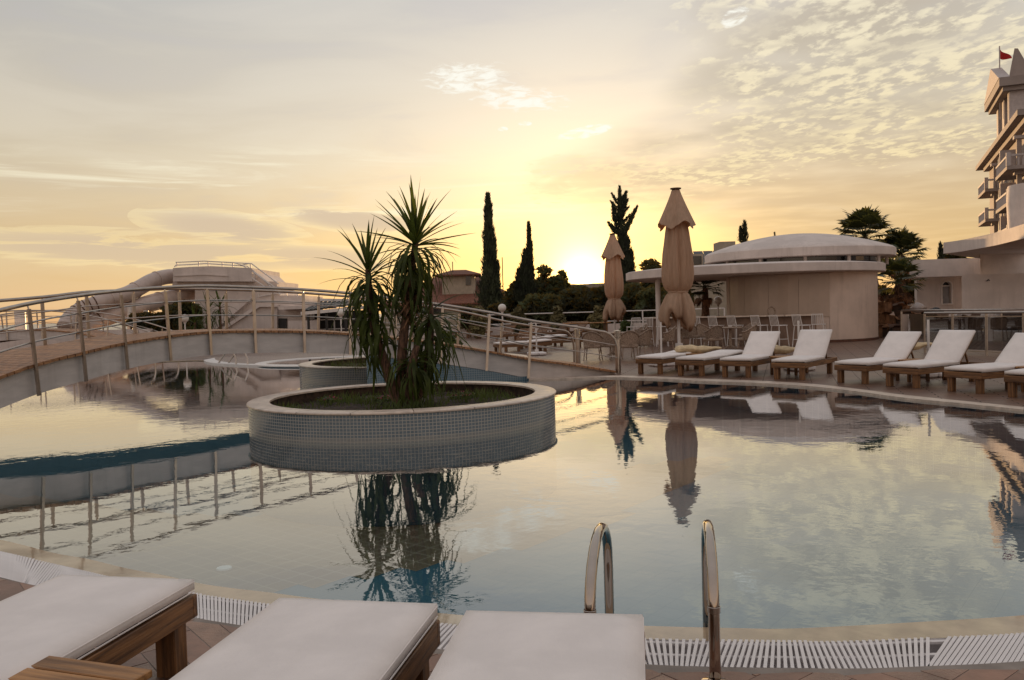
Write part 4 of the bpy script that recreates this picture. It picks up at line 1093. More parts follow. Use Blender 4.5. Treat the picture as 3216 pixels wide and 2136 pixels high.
# ------------------------------------------------------------------ poolside bar
def bar():
    c = V3(at(2514, 1000, 34).x, 34); root = empty('pool_bar', c, 0, 'round white poolside bar with two stacked disc roofs and a curved wall', 'bar building')
    Rw = 2.87
    a0, a1 = R(180), R(360)
    wall = MB()
    wall.lathe([(Rw, 0), (Rw, 2.62)], (0, 0, 0), 40, a0=R(272), a1=R(452)); wall.lathe([(Rw, 0), (Rw, 2.62)], (0, 0, 0), 40, a0=R(92), a1=R(182))
    wall.build('curved_wall', bar_wall, root, smooth='all')
    MB().lathe([(Rw + .02, 0), (Rw + .02, .09), (Rw - .01, .10)], (0, 0, 0), 48, a0=R(250), a1=R(400)).build('skirting', skirtm, root)
    MB().lathe([(Rw - .02, .0), (Rw - .02, 2.6)], (0, 0, 0), 20, a0=R(182), a1=R(272)).build('bar_back', bar_wall, root, smooth='all')
    # shutters in front of the opening
    n_ = 4
    for i in range(n_):
        b0 = R(184 + 88 * i / n_ + .12); b1 = R(184 + 88 * (i + 1) / n_ - .12)
        MB().lathe([(Rw + .02, .96), (Rw + .02, 2.55)], (0, 0, 0), 3, a0=b0, a1=b1).build('shutter', shutm, root)
    # lower roof disc
    lc = V3(at(2360, 1000, 35.2).x - c.x, 35.2 - c.y); RL = 5.15
    MB().lathe([(.001, 2.60), (RL - .25, 2.60), (RL - .02, 2.62), (RL, 2.64), (RL, 2.93), (RL - .05, 2.955), (RL * .9, 3.0), (RL * .75, 3.05), (.001, 3.14)], lc, 96).build('lower_roof', white_wall, root, smooth=True)
    ucx = V3(at(2507, 1000, 35.4).x - c.x, 35.4 - c.y); RU = 3.78
    prof = [(.001, 3.24), (RU - .3, 3.24), (RU - .02, 3.26), (RU, 3.28), (RU, 3.58), (RU - .04, 3.61)] + [(max(RU * q, .001), 3.62 + .74 * (1 - q ** 1.9)) for q in (.97, .92, .85, .75, .65, .55, .45, .35, .25, .15, .07, 0)]
    MB().lathe(prof, ucx, 96).build('upper_roof', white_wall, root, smooth=True)
    MB().lathe([(RU - .55, 3.05), (RU - .55, 3.23)], ucx, 48).build('clerestory', darkglass, root)
    for k in range(12):
        a = R(200 + k * 28); x, y = ucx.x + (RU - .35) * math.cos(a), ucx.y + (RU - .35) * math.sin(a)
        MB().tube([(x, y, 2.95), (x, y, 3.26)], .07, 8).build('column', white_wall, root)
    # left canopy post
    q = at(2068, 1000, 33.5) - c; MB().tube([(q.x, q.y, 0), (q.x, q.y, 2.6)], .10, 12).build('post', white_wall, root, smooth=True)
    # counter
    line = [V3(at(px, 1000, Y).x, Y) for px, Y in ((2035, 34.2), (2120, 33.2), (2220, 32.2), (2330, 31.2), (2440, 30.3), (2565, 29.9))]
    line = smooth_line(line, 5); ct = MB(); fr_ = MB()
    for i in range(len(line) - 1):
        p, q = line[i] - c, line[i + 1] - c
        ct.beam(V3(p.x, p.y, 1.06), V3(q.x, q.y, 1.06), .5, .05); fr_.beam(V3(p.x, p.y + .05, .515), V3(q.x, q.y + .05, .515), .1, 1.03)
    ct.build('counter_top', stone, root); fr_.build('counter_front', mat('counter_board', (.24, .155, .11), .6, var=.1, vs_=2), root)
    # sunshade ring hanging on the wall
    rg = at(2423, 979, 31.0) - c
    pts = [V3(rg.x + .13 * math.cos(t), rg.y, rg.z + .17 * math.sin(t)) for t in [k * .3142 for k in range(21)]]
    MB().tube(pts, .035, 8).build('hose_coil', rattan, root, smooth=True)
    # small spotlights and pipe
    return root
bar()

# ------------------------------------------------------------------ bollards, globe lamps
def make_bollard():
    root = empty('bollard_lamp', (0, 0, 0), 0, '', 'bollard lamp', 'steel bollard lamps at the end of the bridge')
    MB().tube([(0, 0, 0), (0, 0, .78)], .065, 14).build('post', steel, root, smooth=True)
    for k in range(5): MB().lathe([(.03, .80 + k * .035), (.085, .80 + k * .035), (.085, .812 + k * .035), (.03, .812 + k * .035)], n=16).build('louvre', steel, root)
    MB().tube([(0, 0, .78), (0, 0, .98)], .04, 10).build('lamp_glass', globem, root)
    MB().lathe([(.001, 1.0), (.09, .985), (.09, .97), (.001, .97)], n=16).build('cap', steel, root, smooth=True)
    return root
bo = make_bollard(); g = G(1942, 1170); bo.location = g; bo['label'] = 'steel bollard lamp at the near corner of the bridge end'
b2 = copy_tree(bo); g = G(1816, 1147); b2.location = g; b2['label'] = 'steel bollard lamp at the far corner of the bridge end'
def make_globe():
    root = empty('globe_lamp', (0, 0, 0), 0, '', 'globe lamp', 'white globe lamps along the terrace rail')
    MB().tube([(0, 0, 0), (0, 0, 1.7)], .035, 8).build('post', whitep, root, smooth=True)
    MB().lathe([(.001, 1.68)] + [(.20 * math.sin(t), 1.89 - .20 * math.cos(t)) for t in [R(20 + 14.5 * k) for k in range(12)]], n=20).build('globe', globem, root, smooth='all')
    MB().lathe([(.05, 1.62), (.08, 1.70), (.09, 1.72)], n=12).build('collar', whitep, root)
    return root
gb = make_globe(); first = True
for px, py, Y, lb in ((1577, 967, 42, 'white globe lamp right of the tall cypress'), (2255, 944, 40, 'white globe lamp beside the small palm left of the bar wall'), (1070, 983, 44, 'white globe lamp seen left of the yucca'), (580, 1000, 42, 'white globe lamp under the water slide trees')):
    o = gb if first else copy_tree(gb); first = False; q = at(px, py, Y); o.location = (q.x, q.y, q.z - 1.89); o['label'] = lb

# ------------------------------------------------------------------ terrace rail along the far edge
def rail_fence(P, h, sp, label, m=whitep, rails=(1.0, .55), z0=0, wall=None):
    root = empty('terrace_railing', (P[0].x, P[0].y, 0), 0, label, 'railing'); P2 = []
    L_ = 0
    for i in range(len(P) - 1):
        n_ = max(1, int((P[i + 1] - P[i]).length / sp))
        for k in range(n_): P2.append(P[i].lerp(P[i + 1], k / n_))
    P2.append(P[-1])
    for f in rails:
        MB().tube([V3(p.x, p.y, z0 + h * f) for p in P], .035, 6).build('rail', m, root, world=True)
    for p in P2: MB().box((p.x, p.y, z0 + h / 2), (.07, .07, h)).build('post', m, root, world=True)
    if wall:
        for i in range(len(P) - 1): MB().beam(V3(P[i].x, P[i].y + .1, wall / 2), V3(P[i + 1].x, P[i + 1].y + .1, wall / 2), .15, wall).build('kerb_wall', white_wall, root, world=True)
rail_fence([V3(-13, 51.2), V3(3, 50.2), V3(12.5, 49.5)], 1.28, 2.2, 'white painted rail fence along the far terrace edge before the dark hedge', wall=.55)
rail_fence([V3(12.6, 41), V3(19.5, 40.4)], 1.25, 2.2, 'white rail fence left of the bar behind the small palm', wall=.7)
rail_fence([V3(17.4, 41.5), V3(21.5, 41)], 1.2, 2.5, 'white rail fence between the bar and the right-hand building', wall=.9)

# bare timber loungers beyond the bridge
first = True
for px, py, rz, lb in ((1545, 1076, 1.0, 'bare timber lounger left of the dark upright one'), (1608, 1104, 1.2, 'timber lounger standing closest behind the bridge rail posts'), (1655, 1068, .9, 'bare timber lounger in the back row, second from left'), (1712, 1066, .8, 'bare timber lounger in the back row, middle'),
                       (1762, 1062, .7, 'bare timber lounger in the back row before the long tables'), (1700, 1098, .35, 'timber lounger with raised back beside the far bollard lamp'), (1480, 1062, 1.1, 'bare timber lounger right of the yucca leaves'), (1420, 1060, 1.1, 'bare timber lounger partly behind the yucca leaves')):
    o = bare_proto if first else copy_tree(bare_proto); first = False; g = G(px, py); o.location = (g.x, g.y, 0); o.rotation_euler = (0, 0, rz); o['label'] = lb
first = True
for px, py, rz, lb in ((1640, 1092, .5, 'white cushioned lounger lying flat beyond the bridge rail'), (1560, 1112, .3, 'white cushioned lounger low behind the bridge planks')):
    o = copy_tree(flat_proto); g = G(px, py); o.location = (g.x, g.y, 0); o.rotation_euler = (0, 0, rz); o['label'] = lb; o['group'] = 'cushioned loungers beyond the bridge'
for px, py, rz, lb in ((245, 1084, 2.6, 'cushioned lounger on the far left shore under the second bridge'), (350, 1076, 2.5, 'cushioned lounger right of the second bridge end'), (420, 1074, 2.4, 'cushioned lounger on the far shore before the bushes'), (60, 1090, 2.6, 'cushioned lounger at the left edge of the far shore')):
    o = copy_tree(up_proto); g = G(px, py); o.location = (g.x, g.y, 0); o.rotation_euler = (0, 0, rz); o['label'] = lb; o['group'] = 'cushioned loungers on the left shore'
# long tables
for i, (px, Y, lb) in enumerate(((1842, 44, 'long terrace table glinting in the low sun, nearer one'), (1822, 50 - 2, 'long terrace table glinting in the low sun, farther one'))):
    q = V3(at(px, 1000, Y).x, Y); t = empty('long_table', q, .1, lb, 'table', 'long tables on the terrace')
    for k in range(4): MB().box((0, -.3 + .2 * k, .75), (2.4, .18, .04)).build('board', tw, t)
    for sx in (-1, 1): MB().box((sx * 1.0, 0, .37), (.08, .7, .74)).build('trestle', wz, t)

# second bridge, far left
c2n = [V3(-27.5, 36, .05), V3(-25.8, 36.6, .72), V3(-23.6, 37, 1.15), V3(-21.5, 37.1, 1.27), V3(-19.4, 37, 1.12), V3(-17.2, 36.6, .66), V3(-15.2, 36, .05)]
c2f = [p + V3(.2, 2.0, 0) for p in c2n]
bridge(c2n, c2f, ([.08, .2, .32, .44, .56, .68, .80, .92], (.05, .96)), ([.08, .2, .32, .44, .56, .68, .80, .92], (.05, .96)), 'second arched footbridge with steel rails in front of the water slide', plank_n=40, planks=True)

# ------------------------------------------------------------------ glass fence on the right
def glass_fence():
    P = [G(2905, 1108), G(2993, 1112), G(3099, 1117), G(3216, 1123), G(3360, 1130)]
    root = empty('glass_fence', P[0], 0, 'smoked glass fence with steel posts and handrail behind the right-hand loungers', 'fence')
    for p in P: MB().box((p.x, p.y, .55), (.055, .03, 1.10)).build('post', steel, root, world=True)
    MB().tube([V3(p.x, p.y, 1.12) for p in P], .03, 8).build('handrail', steel, root, world=True, smooth=True)
    for i in range(len(P) - 1):
        a, b = P[i].lerp(P[i + 1], .04), P[i].lerp(P[i + 1], .96)
        MB().beam(V3(a.x, a.y, .57), V3(b.x, b.y, .57), .010, .86).build('glass_panel', smoke, root, world=True)
        for z in (1.02, .10): MB().beam(V3(a.x, a.y, z), V3(b.x, b.y, z), .02, .02).build('clamp_rail', steel, root, world=True)
    B = [G(3147, 1088), G(3260, 1092)]
    r2 = empty('glass_fence', B[0], 0, 'inner smoked glass fence panel standing behind the front one', 'fence')
    Q = [V3(B[0].x - 1.2, B[0].y + 4, 0), B[0], V3(B[1].x + 1, B[1].y, 0)]
    for p in Q: MB().box((p.x, p.y, .55), (.055, .03, 1.10)).build('post', steel, r2, world=True)
    MB().tube([V3(p.x, p.y, 1.12) for p in Q], .03, 8).build('handrail', steel, r2, world=True)
    for i in range(2): MB().beam(V3(Q[i].x, Q[i].y, .57), V3(Q[i + 1].x, Q[i + 1].y, .57), .010, .86).build('glass_panel', smoke, r2, world=True)
glass_fence()

# ------------------------------------------------------------------ right-hand building
def right_building():
    root = empty('white_building', (16, 31, 0), 0, 'white building with a curved canopy and arched window on the right', 'building')
    def W(px0, px1, py0, py1, Y, depth, name, m=white_wall):
        a = at(px0, (py0 + py1) / 2, Y); b = at(px1, (py0 + py1) / 2, Y); t = at((px0 + px1) / 2, py0, Y).z; bo_ = at((px0 + px1) / 2, py1, Y).z
        k_ = (Y + depth) / Y * 1.004; MB().prism([(a.x, Y), (b.x, Y), (b.x * k_, Y + depth), (a.x * k_, Y + depth)], bo_, t).build(name, m, root, world=True, norm=True); return a.x, b.x, bo_, t
    x0, x1, zb, zt2 = W(2856, 3100, 813, 868, 38, 5, 'parapet_band')
    # wall with a real arched opening
    Y = 38.9; xa, xb = at(2880, 900, Y).x, at(3110, 900, Y).x
    wc = at(2973, 900, Y).x; hw = .215; zs, zw0, zw1 = 0, at(2973, 955, Y).z, at(2973, 898, Y).z
    arc = [(wc + hw * math.cos(t), zw1 + .20 * math.sin(t)) for t in [math.pi * k / 10 for k in range(11)]]
    def slab(poly, name, m, y0, dy): MB().extr([V3(x, y0, z) for x, z in poly], (0, dy, 0)).build(name, m, root, world=True, norm=True)
    top = 2.75
    slab([(xa, 0), (wc - hw, 0), (wc - hw, top), (xa, top)], 'wall', white_wall, Y, .25)
    slab([(wc + hw, 0), (xb, 0), (xb, top), (wc + hw, top)], 'wall', white_wall, Y, .25)
    slab([(wc - hw, 0), (wc + hw, 0), (wc + hw, zw0), (wc - hw, zw0)], 'wall', white_wall, Y, .25)
    slab([(wc + hw, top), (wc + hw, zw1)] + arc[1:-1] + [(wc - hw, zw1), (wc - hw, top)], 'wall', white_wall, Y, .25)
    win = MB().extr([V3(x, Y + .2, z) for x, z in [(wc - hw, zw0)] + [(wc + hw, zw0)] + arc], (0, .02, 0)).build('window', darkglass, root, world=True)
    fr_ = MB(); fr_.tube([V3(wc - hw - .02, Y - .01, zw0)] + [V3(x, Y - .01, z) for x, z in reversed([(wc + (hw + .02) * math.cos(t), zw1 + .22 * math.sin(t)) for t in [math.pi * k / 10 for k in range(11)]])] + [V3(wc + hw + .02, Y - .01, zw0)], .035, 6)
    fr_.beam(V3(wc - hw, Y + .1, zw1), V3(wc + hw, Y + .1, zw1), .05, .05); fr_.beam(V3(wc - hw - .06, Y - .03, zw0), V3(wc + hw + .06, Y - .03, zw0), .1, .05)
    fr_.build('window_frame', whitep, root, world=True)
    cu = MB().box((wc, Y + .17, (zw0 + zw1) / 2), (hw * 1.7, .01, zw1 - zw0 - .04)).build('curtain', mat('curtain', (.35, .34, .34), .8), root, world=True)
    x0_, x1_ = at(2862, 960, 38).x, at(3120, 960, 38).x
    for z0, z1, dy in ((.86, 1.00, -.25), (.55, .86, -.15), (0, .55, -.05)):
        MB().box(((x0_ + x1_) / 2, 38.5 + dy / 2, (z0 + z1) / 2 - .001), (x1_ - x0_, .8 - dy, z1 - z0 - .002)).build('plinth', white_wall, root, world=True)
    # front block and upper recessed wall
    W(3021, 3420, 858, 1060, 30, 2.5, 'front_wall')
    yb_ = 33.2; xa_, xb_ = at(3078, 800, yb_).x, at(3420, 800, yb_).x
    MB().prism([(xa_, yb_), (xb_, yb_), (xb_ * 1.125, yb_ + 4), (xa_ * 1.125, yb_ + 4)], .6, 3.8).build('upper_wall', white_wall, root, world=True, norm=True)
    # curved canopy
    low = [(2963, 790, 31.5), (3010, 783, 30.6), (3060, 775, 29.2), (3120, 763, 27.5), (3170, 753.5, 25.8), (3216, 745, 24.3), (3330, 715, 21.5)]
    pl_ = smooth_line([at(*q) for q in low], 4); pl_ = [V3(p.x, p.y, 3.17) for p in pl_]
    bk_ = [V3(p.x + 4.5, p.y + 5.5, 3.17) for p in pl_]
    poly = pl_ + list(reversed(bk_)); poly = [V3(p.x, p.y) for p in poly]
    MB().prism(poly, 3.17, 3.58).build('canopy', white_wall, root, world=True, norm=True)
    # rounded stair head above canopy
    q = at(3228, 640, 40); MB().lathe([(1.3, q.z - 1.2), (1.35, q.z), (1.3, q.z + .9), (.001, q.z + 1.0)], (q.x + .55, q.y, 0), 32).build('roof_drum', white_wall, root, world=True, smooth=True)
    # wall lamp
    q = at(3107, 881, 29.95); MB().tube([q, q + V3(-.06, -.05, .03), q + V3(-.12, -.05, -.02)], .02, 6).build('wall_hook', darkm, root, world=True)
right_building()

# ------------------------------------------------------------------ heap of boxes
def boxes():
    rnd = random.Random(11)
    spots = [(2752, 1048, 0), (2778, 1046, 0), (2800, 1044, 0), (2828, 1046, 0), (2862, 1046, 0), (2890, 1044, 0), (2768, 1042, .45), (2812, 1042, .45), (2848, 1042, .42), (2880, 1040, .45), (2785, 1040, .9), (2830, 1040, .85), (2860, 1040, .8), (2915, 1046, 0), (2945, 1046, 0), (2975, 1044, 0), (2930, 1040, .42), (2965, 1040, .4), (2752, 1040, .45), (3000, 1046, 0)]
    adj = ['open-topped', 'crushed', 'square', 'tall', 'torn', 'flat', 'tilted', 'dark', 'small', 'wide']
    for i, (px, py, z) in enumerate(spots):
        g = G(px, py + 14); sx, sy, sz = rnd.uniform(.38, .62), rnd.uniform(.35, .55), rnd.uniform(.32, .48)
        tilt = rnd.uniform(-.35, .35) if z else rnd.uniform(-.05, .05)
        lvl = 'at the bottom' if z == 0 else ('in the middle layer' if z < .6 else 'on top')
        where = ['by the bar wall', 'beside the bar wall', 'left of the palm trunk', 'in front of the palm trunk', 'right of the palm trunk', 'left of the glass fence'][min(int((px - 2745) / 27), 5)] if px < 2907 else 'behind the glass fence'
        root = empty('cardboard_box', (g.x, g.y + rnd.uniform(0, .5), z + sz / 2 + (.04 if z else .005)), rnd.random() * 3, '%s brown carton %s of the heap, %s' % (adj[i % 10], lvl, where), 'carton', 'cartons heaped between the bar and the glass fence')
        root.rotation_euler = (tilt, tilt * .7, rnd.random() * 3)
        m_ = cardm if rnd.random() < .6 else cardd
        b = MB(); t = .012
        b.box((0, 0, -sz / 2 + t / 2), (sx, sy, t)); b.box((sx / 2, 0, 0), (t, sy, sz)); b.box((-sx / 2, 0, 0), (t, sy, sz)); b.box((0, sy / 2, 0), (sx - t * 2, t, sz)); b.box((0, -sy / 2, 0), (sx - t * 2, t, sz))
        b.build('shell', m_, root)
        for s_ in (-1, 1):
            a = rnd.uniform(-.9, .9); MB().box((0, s_ * (sy / 2 + .11 * math.cos(a)), sz / 2 + .11 * math.sin(a)), (sx, .22, .008), (s_ * a, 0, 0)).build('flap', m_, root)
    for px, py, z, lb, m_ in ((2885, 1030, .95, 'pale plastic sack lying on top of the carton heap', bagw), (2940, 1030, .75, 'dark rubbish sack on the cartons behind the glass fence', darkm), (2968, 1036, .1, 'dark rubbish sack on the ground behind the glass fence', darkm)):
        g = G(px, 1058); mb = MB().lathe([(.001, 0)] + [(.27 * math.sin(t) * (1 + .1 * math.sin(5 * t)), .2 - .2 * math.cos(t)) for t in [R(20 * k) for k in range(1, 9)]] + [(.001, .42)], n=18, fn=lambda r, z_, th, i: (r * (1 + .12 * math.sin(4 * th + i)), z_))
        o = mb.build('rubbish_sack', m_, smooth='all'); o.location = (g.x, g.y, z); tag(o, lb, 'sack', 'sacks thrown on the carton heap')
boxes()

# ------------------------------------------------------------------ hotel
def hotel():
    A = at(3190, 366, 95); zE = A.z; d = Vector((.40, .917, 0)); nrm = Vector((-.917, .40, 0)); rgt = -nrm
    root = empty('hotel_tower', (A.x, A.y, 0), 0, 'tall hotel tower with gables, balconies and deep eaves beyond the right-hand building', 'hotel')
    def P(s_, o_, z): return A + d * s_ + nrm * o_ + V3(0, 0, z - A.z)        # s along the left face, o outward of it
    def blk(s0, s1, o0, o1, z0, z1, name, m=hotelm):
        q = [P(s0, o0, z0), P(s1, o0, z0), P(s1, o1, z0), P(s0, o1, z0)]
        MB().extr(q, (0, 0, z1 - z0)).build(name, m, root, world=True, norm=True)
    blk(1.5, 40, -22, -1.6, 0, zE - .6, 'body')
    blk(-1.2, 43, -24, .0, zE - .1, zE + .55, 'eave')
    blk(-.6, 40, -22, -.8, zE - .75, zE - .1, 'eave_soffit')
    # upper storey with pilasters
    h1 = zE + .55; h2 = 25.4; ww = mat('painted_sunlit_glass', (.34, .25, .15), .08, spec=1.0)  # ww: orange evening sun on the panes is put into the glass colour
    blk(5.6, 18, -22, -.9, h1, h2, 'upper_storey')
    for s_ in (5.5, 9.4, 15.0): blk(s_, s_ + (.9, 1.9, 1.6)[(5.5, 9.4, 15.0).index(s_)], -1.0, .0, h1, h2, 'pilaster', hotelw)
    for s_ in (7.0, 12.2): blk(s_, s_ + 2.0, -.88, -.8, h1 + .2, h2 - .2, 'window', darkglass)
    for o_ in (-.05, -3.2, -6.4): blk(5.2, 5.62, o_ - 1.7, o_, h1, h2, 'pilaster', hotelw)
    for o_ in (-1.95, -5.1, -8.3): blk(5.5, 5.64, o_ - 1.1, o_, h1 + .2, h2 - .2, 'window', darkglass)
    blk(4.6, 18.6, -9, .7, h2, h2 + .5, 'cornice'); blk(4.1, 19.2, -9.4, 1.1, h2 + .5, h2 + 1.5, 'parapet')
    MB().extr([P(4.1, 1.15, h2 + 1.45), P(19.2, 1.15, h2 + 1.45), P(11.8, 1.15, h2 + 4.4)], rgt * 1.2).build('gable', hotelw, root, world=True, norm=True)
    g = [at(x, y, 101) for x, y in ((3165, 262), (3186, 152), (3197, 152), (3300, 330), (3300, 400), (3165, 400))]
    MB().extr(g, (5.3, 8, 0)).build('gable', hotelm, root, world=True, norm=True)
    for s0, s1, st in ((0, 10.2, 0), (21.4, 30.7, 1)):
        for fl in range(5):
            zf = zE - 5.4 - fl * 4.05
            if zf < 3: continue
            blk(s0, s1, -1.6, .9, zf - .4, zf, 'balcony_slab')
            n1_ = 18 if st == 0 else 14
            for s_ in [s0 + .4 + i * (s1 - s0 - .6) / n1_ for i in range(n1_ + 1)]:
                MB().box(P(s_, .74, zf + .55), (.14, .14, 1.1)).build('baluster', hotelw, root, world=True)
            for o_ in [-1.4 - .45 * i + 1.6 for i in range(1, 9)]:
                MB().box(P(s0 + .14, o_, zf + .55), (.14, .14, 1.1)).build('baluster', hotelw, root, world=True)
            blk(s0, s1, .62, .86, zf + 1.05, zf + 1.28, 'balcony_rail', hotelw); blk(s0, s0 + .26, -4.5, .6, zf + 1.05, zf + 1.28, 'balcony_rail', hotelw)
            blk(s0 - .06, s0 + .4, .5, .95, zf, zf + 1.5, 'balcony_pier', hotelw)
            blk(s0 + .01, s1, -4.5, -1.6, zf - .4, zf, 'balcony_slab')
            blk(s0 + 2.4, s0 + 2.9, -.9, -.4, zf, zf + 3.65, 'balcony_column'); blk(s0 + 2.1, s0 + 3.2, -1.2, -.1, zf + 3.3, zf + 3.65, 'column_capital', hotelw)
    for fl in range(4):
        zf = zE - 5.4 - fl * 4.05
        blk(11.0, 11.5, -1.4, .3, zf + .1, zf + 3.4, 'window_jamb', hotelw)
        blk(11.55, 17.5, -.4, -.2, zf + .2, zf + 3.2, 'window', ww)
        for q_ in (13.4, 15.4): blk(q_, q_ + .25, -.19, -.05, zf + .2, zf + 3.2, 'window_bar', hotelw)
        blk(11.6, 17.4, -.19, -.06, zf + 1.8, zf + 1.95, 'window_bar', hotelw)
    # flag pole
    fp = at(3141, 300, 105); ft = at(3139, 145, 105)
    MB().tube([V3(ft.x, ft.y, fp.z - 3), V3(ft.x, ft.y, ft.z)], .07, 6).build('flagpole', hotelw, root, world=True)
    a = at(3140, 152, 105); b = at(3177, 181, 105); c_ = at(3140, 183, 105)
    fl = MB(); n_ = 10; vs = []
    for i in range(n_ + 1):
        t = i / n_; y = .25 * math.sin(t * 6); top = a.lerp(b, t); bot = c_.lerp(b + V3(0, 0, -.12), t); vs += [top + V3(0, y, 0), bot + V3(0, y, -.12 * math.sin(t * 3.14))]
    fl.add(vs, [(2 * i, 2 * i + 2, 2 * i + 3, 2 * i + 1) for i in range(n_)]); fl2 = fl.build('flag', redm, None, smooth='all')
    tag(fl2, 'red triangular flag flying from the hotel roof', 'flag')
hotel()

# ------------------------------------------------------------------ slide tower
def slide():
    Y = 50.0; root = empty('slide_tower', (at(700, 1000, Y).x, Y, 0), 0, 'white water slide tower with roof railings and stairs', 'slide tower')
    def poly(pts, y0, dep, name, m=white_wall): MB().extr([at(x, y, y0) for x, y in pts], (0, dep, 0)).build(name, m, root, world=True, norm=True)
    poly([(543, 842), (600, 838), (662, 836), (790, 842), (792, 884), (612, 884), (543, 884)], Y - .5, 6, 'platform')
    poly([(543, 884), (870, 884), (870, 900), (540, 900)], Y, 5, 'platform_slab')
    poly([(612, 900), (612, 1078), (955, 1078), (955, 928), (880, 928), (794, 850), (792, 884), (700, 884)], Y + .2, 5, 'tower_body')
    poly([(545, 864), (645, 861), (715, 865), (715, 868), (645, 864), (545, 868)], Y - .56, .05, 'ledge')
    poly([(870, 1045), (955, 1045), (955, 1078), (870, 1078)], Y - 1, 1.0, 'kiosk')
    poly([(872, 963), (1010, 958), (1012, 968), (876, 973)], Y - 1.2, 4, 'canopy')
    poly([(875, 1000), (900, 1000), (900, 1045), (875, 1045)], Y + .1, .1, 'doorway', darkm)
    poly([(905, 1008), (1000, 1006), (1000, 1050), (905, 1050)], Y - 1.1, .3, 'counter_wall')
    # stair flights as thick stringers with treads
    poly([(672, 1045), (800, 962), (812, 957), (870, 957), (870, 964), (815, 964), (690, 1045)], Y - .35, .5, 'stair_stringer')
    poly([(690, 1045), (815, 964), (870, 964), (870, 1078), (690, 1078)], Y - .15, .3, 'stair_wall')
    poly([(672, 1040), (672, 1010), (786, 930), (792, 936)], Y - .25, .4, 'stair_stringer')
    def rl(pts, y0, r=.035): MB().tube([at(x, y, y0) for x, y in pts], r, 6).build('railing', whitep, root, world=True)
    rl([(552, 824), (600, 822), (642, 820), (730, 825), (790, 828), (875, 892)], Y - .4)
    rl([(548, 839), (552, 833), (600, 831), (645, 828), (730, 833), (775, 836), (870, 908)], Y - .4)
    rl([(735, 825), (760, 833), (800, 858), (845, 892)], Y - .45); rl([(730, 838), (760, 852), (838, 905)], Y - .45)
    rl([(762, 832), (780, 828), (786, 828), (788, 845)], Y - .4)
    rl([(790, 845), (855, 905), (880, 925)], Y - .4)
    for x, y0, y1 in ((556, 824, 838), (624, 821, 836), (654, 821, 836), (698, 823, 839), (731, 825, 839)): rl([(x, y0), (x + .4, y1)], Y - .4)
    rl([(812, 932), (860, 922), (900, 920), (940, 922)], Y + .1)
    for x in (812, 860, 900, 935): rl([(x, 922), (x, 934)], Y + .1)
    # slide tubes
    s1 = [(556, 868, 50.5), (520, 870, 50), (478, 882, 49.2), (438, 904, 48.4), (398, 924, 47.6), (350, 938, 47), (300, 955, 46.4), (255, 973, 46), (222, 1000, 45.5), (205, 1028, 45)]
    s2 = [(600, 920, 52), (548, 935, 50.5), (500, 945, 49.5), (455, 958, 48.5), (415, 972, 48), (365, 985, 47.5), (310, 1005, 47), (262, 1026, 46.4), (200, 1044, 46)]
    for nm, s_, r, lb in (('slide_tube', s1, .44, 'upper enclosed tube of the water slide curving down from the tower'), ('slide_tube', s2, .50, 'lower enclosed tube of the water slide')):
        P = smooth_line([at(*q) for q in s_], 6)
        tr_ = empty('water_slide', (P[0].x, P[0].y, 0), 0, lb, 'water slide', 'tubes of the water slide')
        MB().tube(P, r, 24).build('tube', slidem, tr_, world=True, smooth='all')
        for k in ((10, 20, 30, 36, 38, 40, 42, 44) if r == .44 else (12, 24, 36)):
            p, q = P[k], P[k + 1]; dv = (q - p).normalized() * .03
            MB().tube([p - dv, p + dv], r + (.035 if k in (10, 20, 30, 12, 24) else .02), 24).build('flange', slidem if k in (10, 20, 30, 12, 24) else trunkm, tr_, world=True)
    for px, py, lb in ((405, 960, 'left steel column carrying the water slide'), (398 + 60, 975, 'right steel column carrying the water slide'), (62, 975, 'thick far chimney-like post left of the second bridge')):
        q = at(px, py, 47.5); h_ = q.z; r_ = .14 if px > 100 else .28
        tag(MB().tube([(q.x, q.y, -.05), (q.x, q.y, h_)], r_, 12).build('support_column', whitep, smooth=True), lb, 'column')
    # dark pergola right of the tower
    pg = empty('pergola', (at(1030, 1000, 49).x, 49, 0), 0, 'dark slatted pergola between the slide tower and the yucca', 'pergola')
    for k in range(14):
        a = at(952 + k * 14, 978 - k * 2.0, 46); b = at(1010 + k * 14, 948, 52)
        MB().beam(a, b, .12, .10).build('rafter', darkm, pg, world=True)
    for a, b in (((945, 985), (1180, 962)), ((1000, 942), (1190, 946))):
        q0, q1 = at(*a, 46 if a[1] > 960 else 52), at(*b, 46 if a[1] > 960 else 52); MB().beam(q0, q1, .12, .18).build('purlin', whitep, pg, world=True)
    for px in (968, 1025, 1085, 1150):
        q = at(px, 985, 46.2); MB().box((q.x, q.y, q.z / 2), (.12, .12, q.z)).build('post', darkm, pg, world=True)
    q0, q1 = at(952, 1000, 53), at(1190, 1000, 53); MB().box(((q0.x + q1.x) / 2, 53, .9), (q1.x - q0.x, .2, 1.8)).build('back_screen', darkm, pg, world=True)
slide()

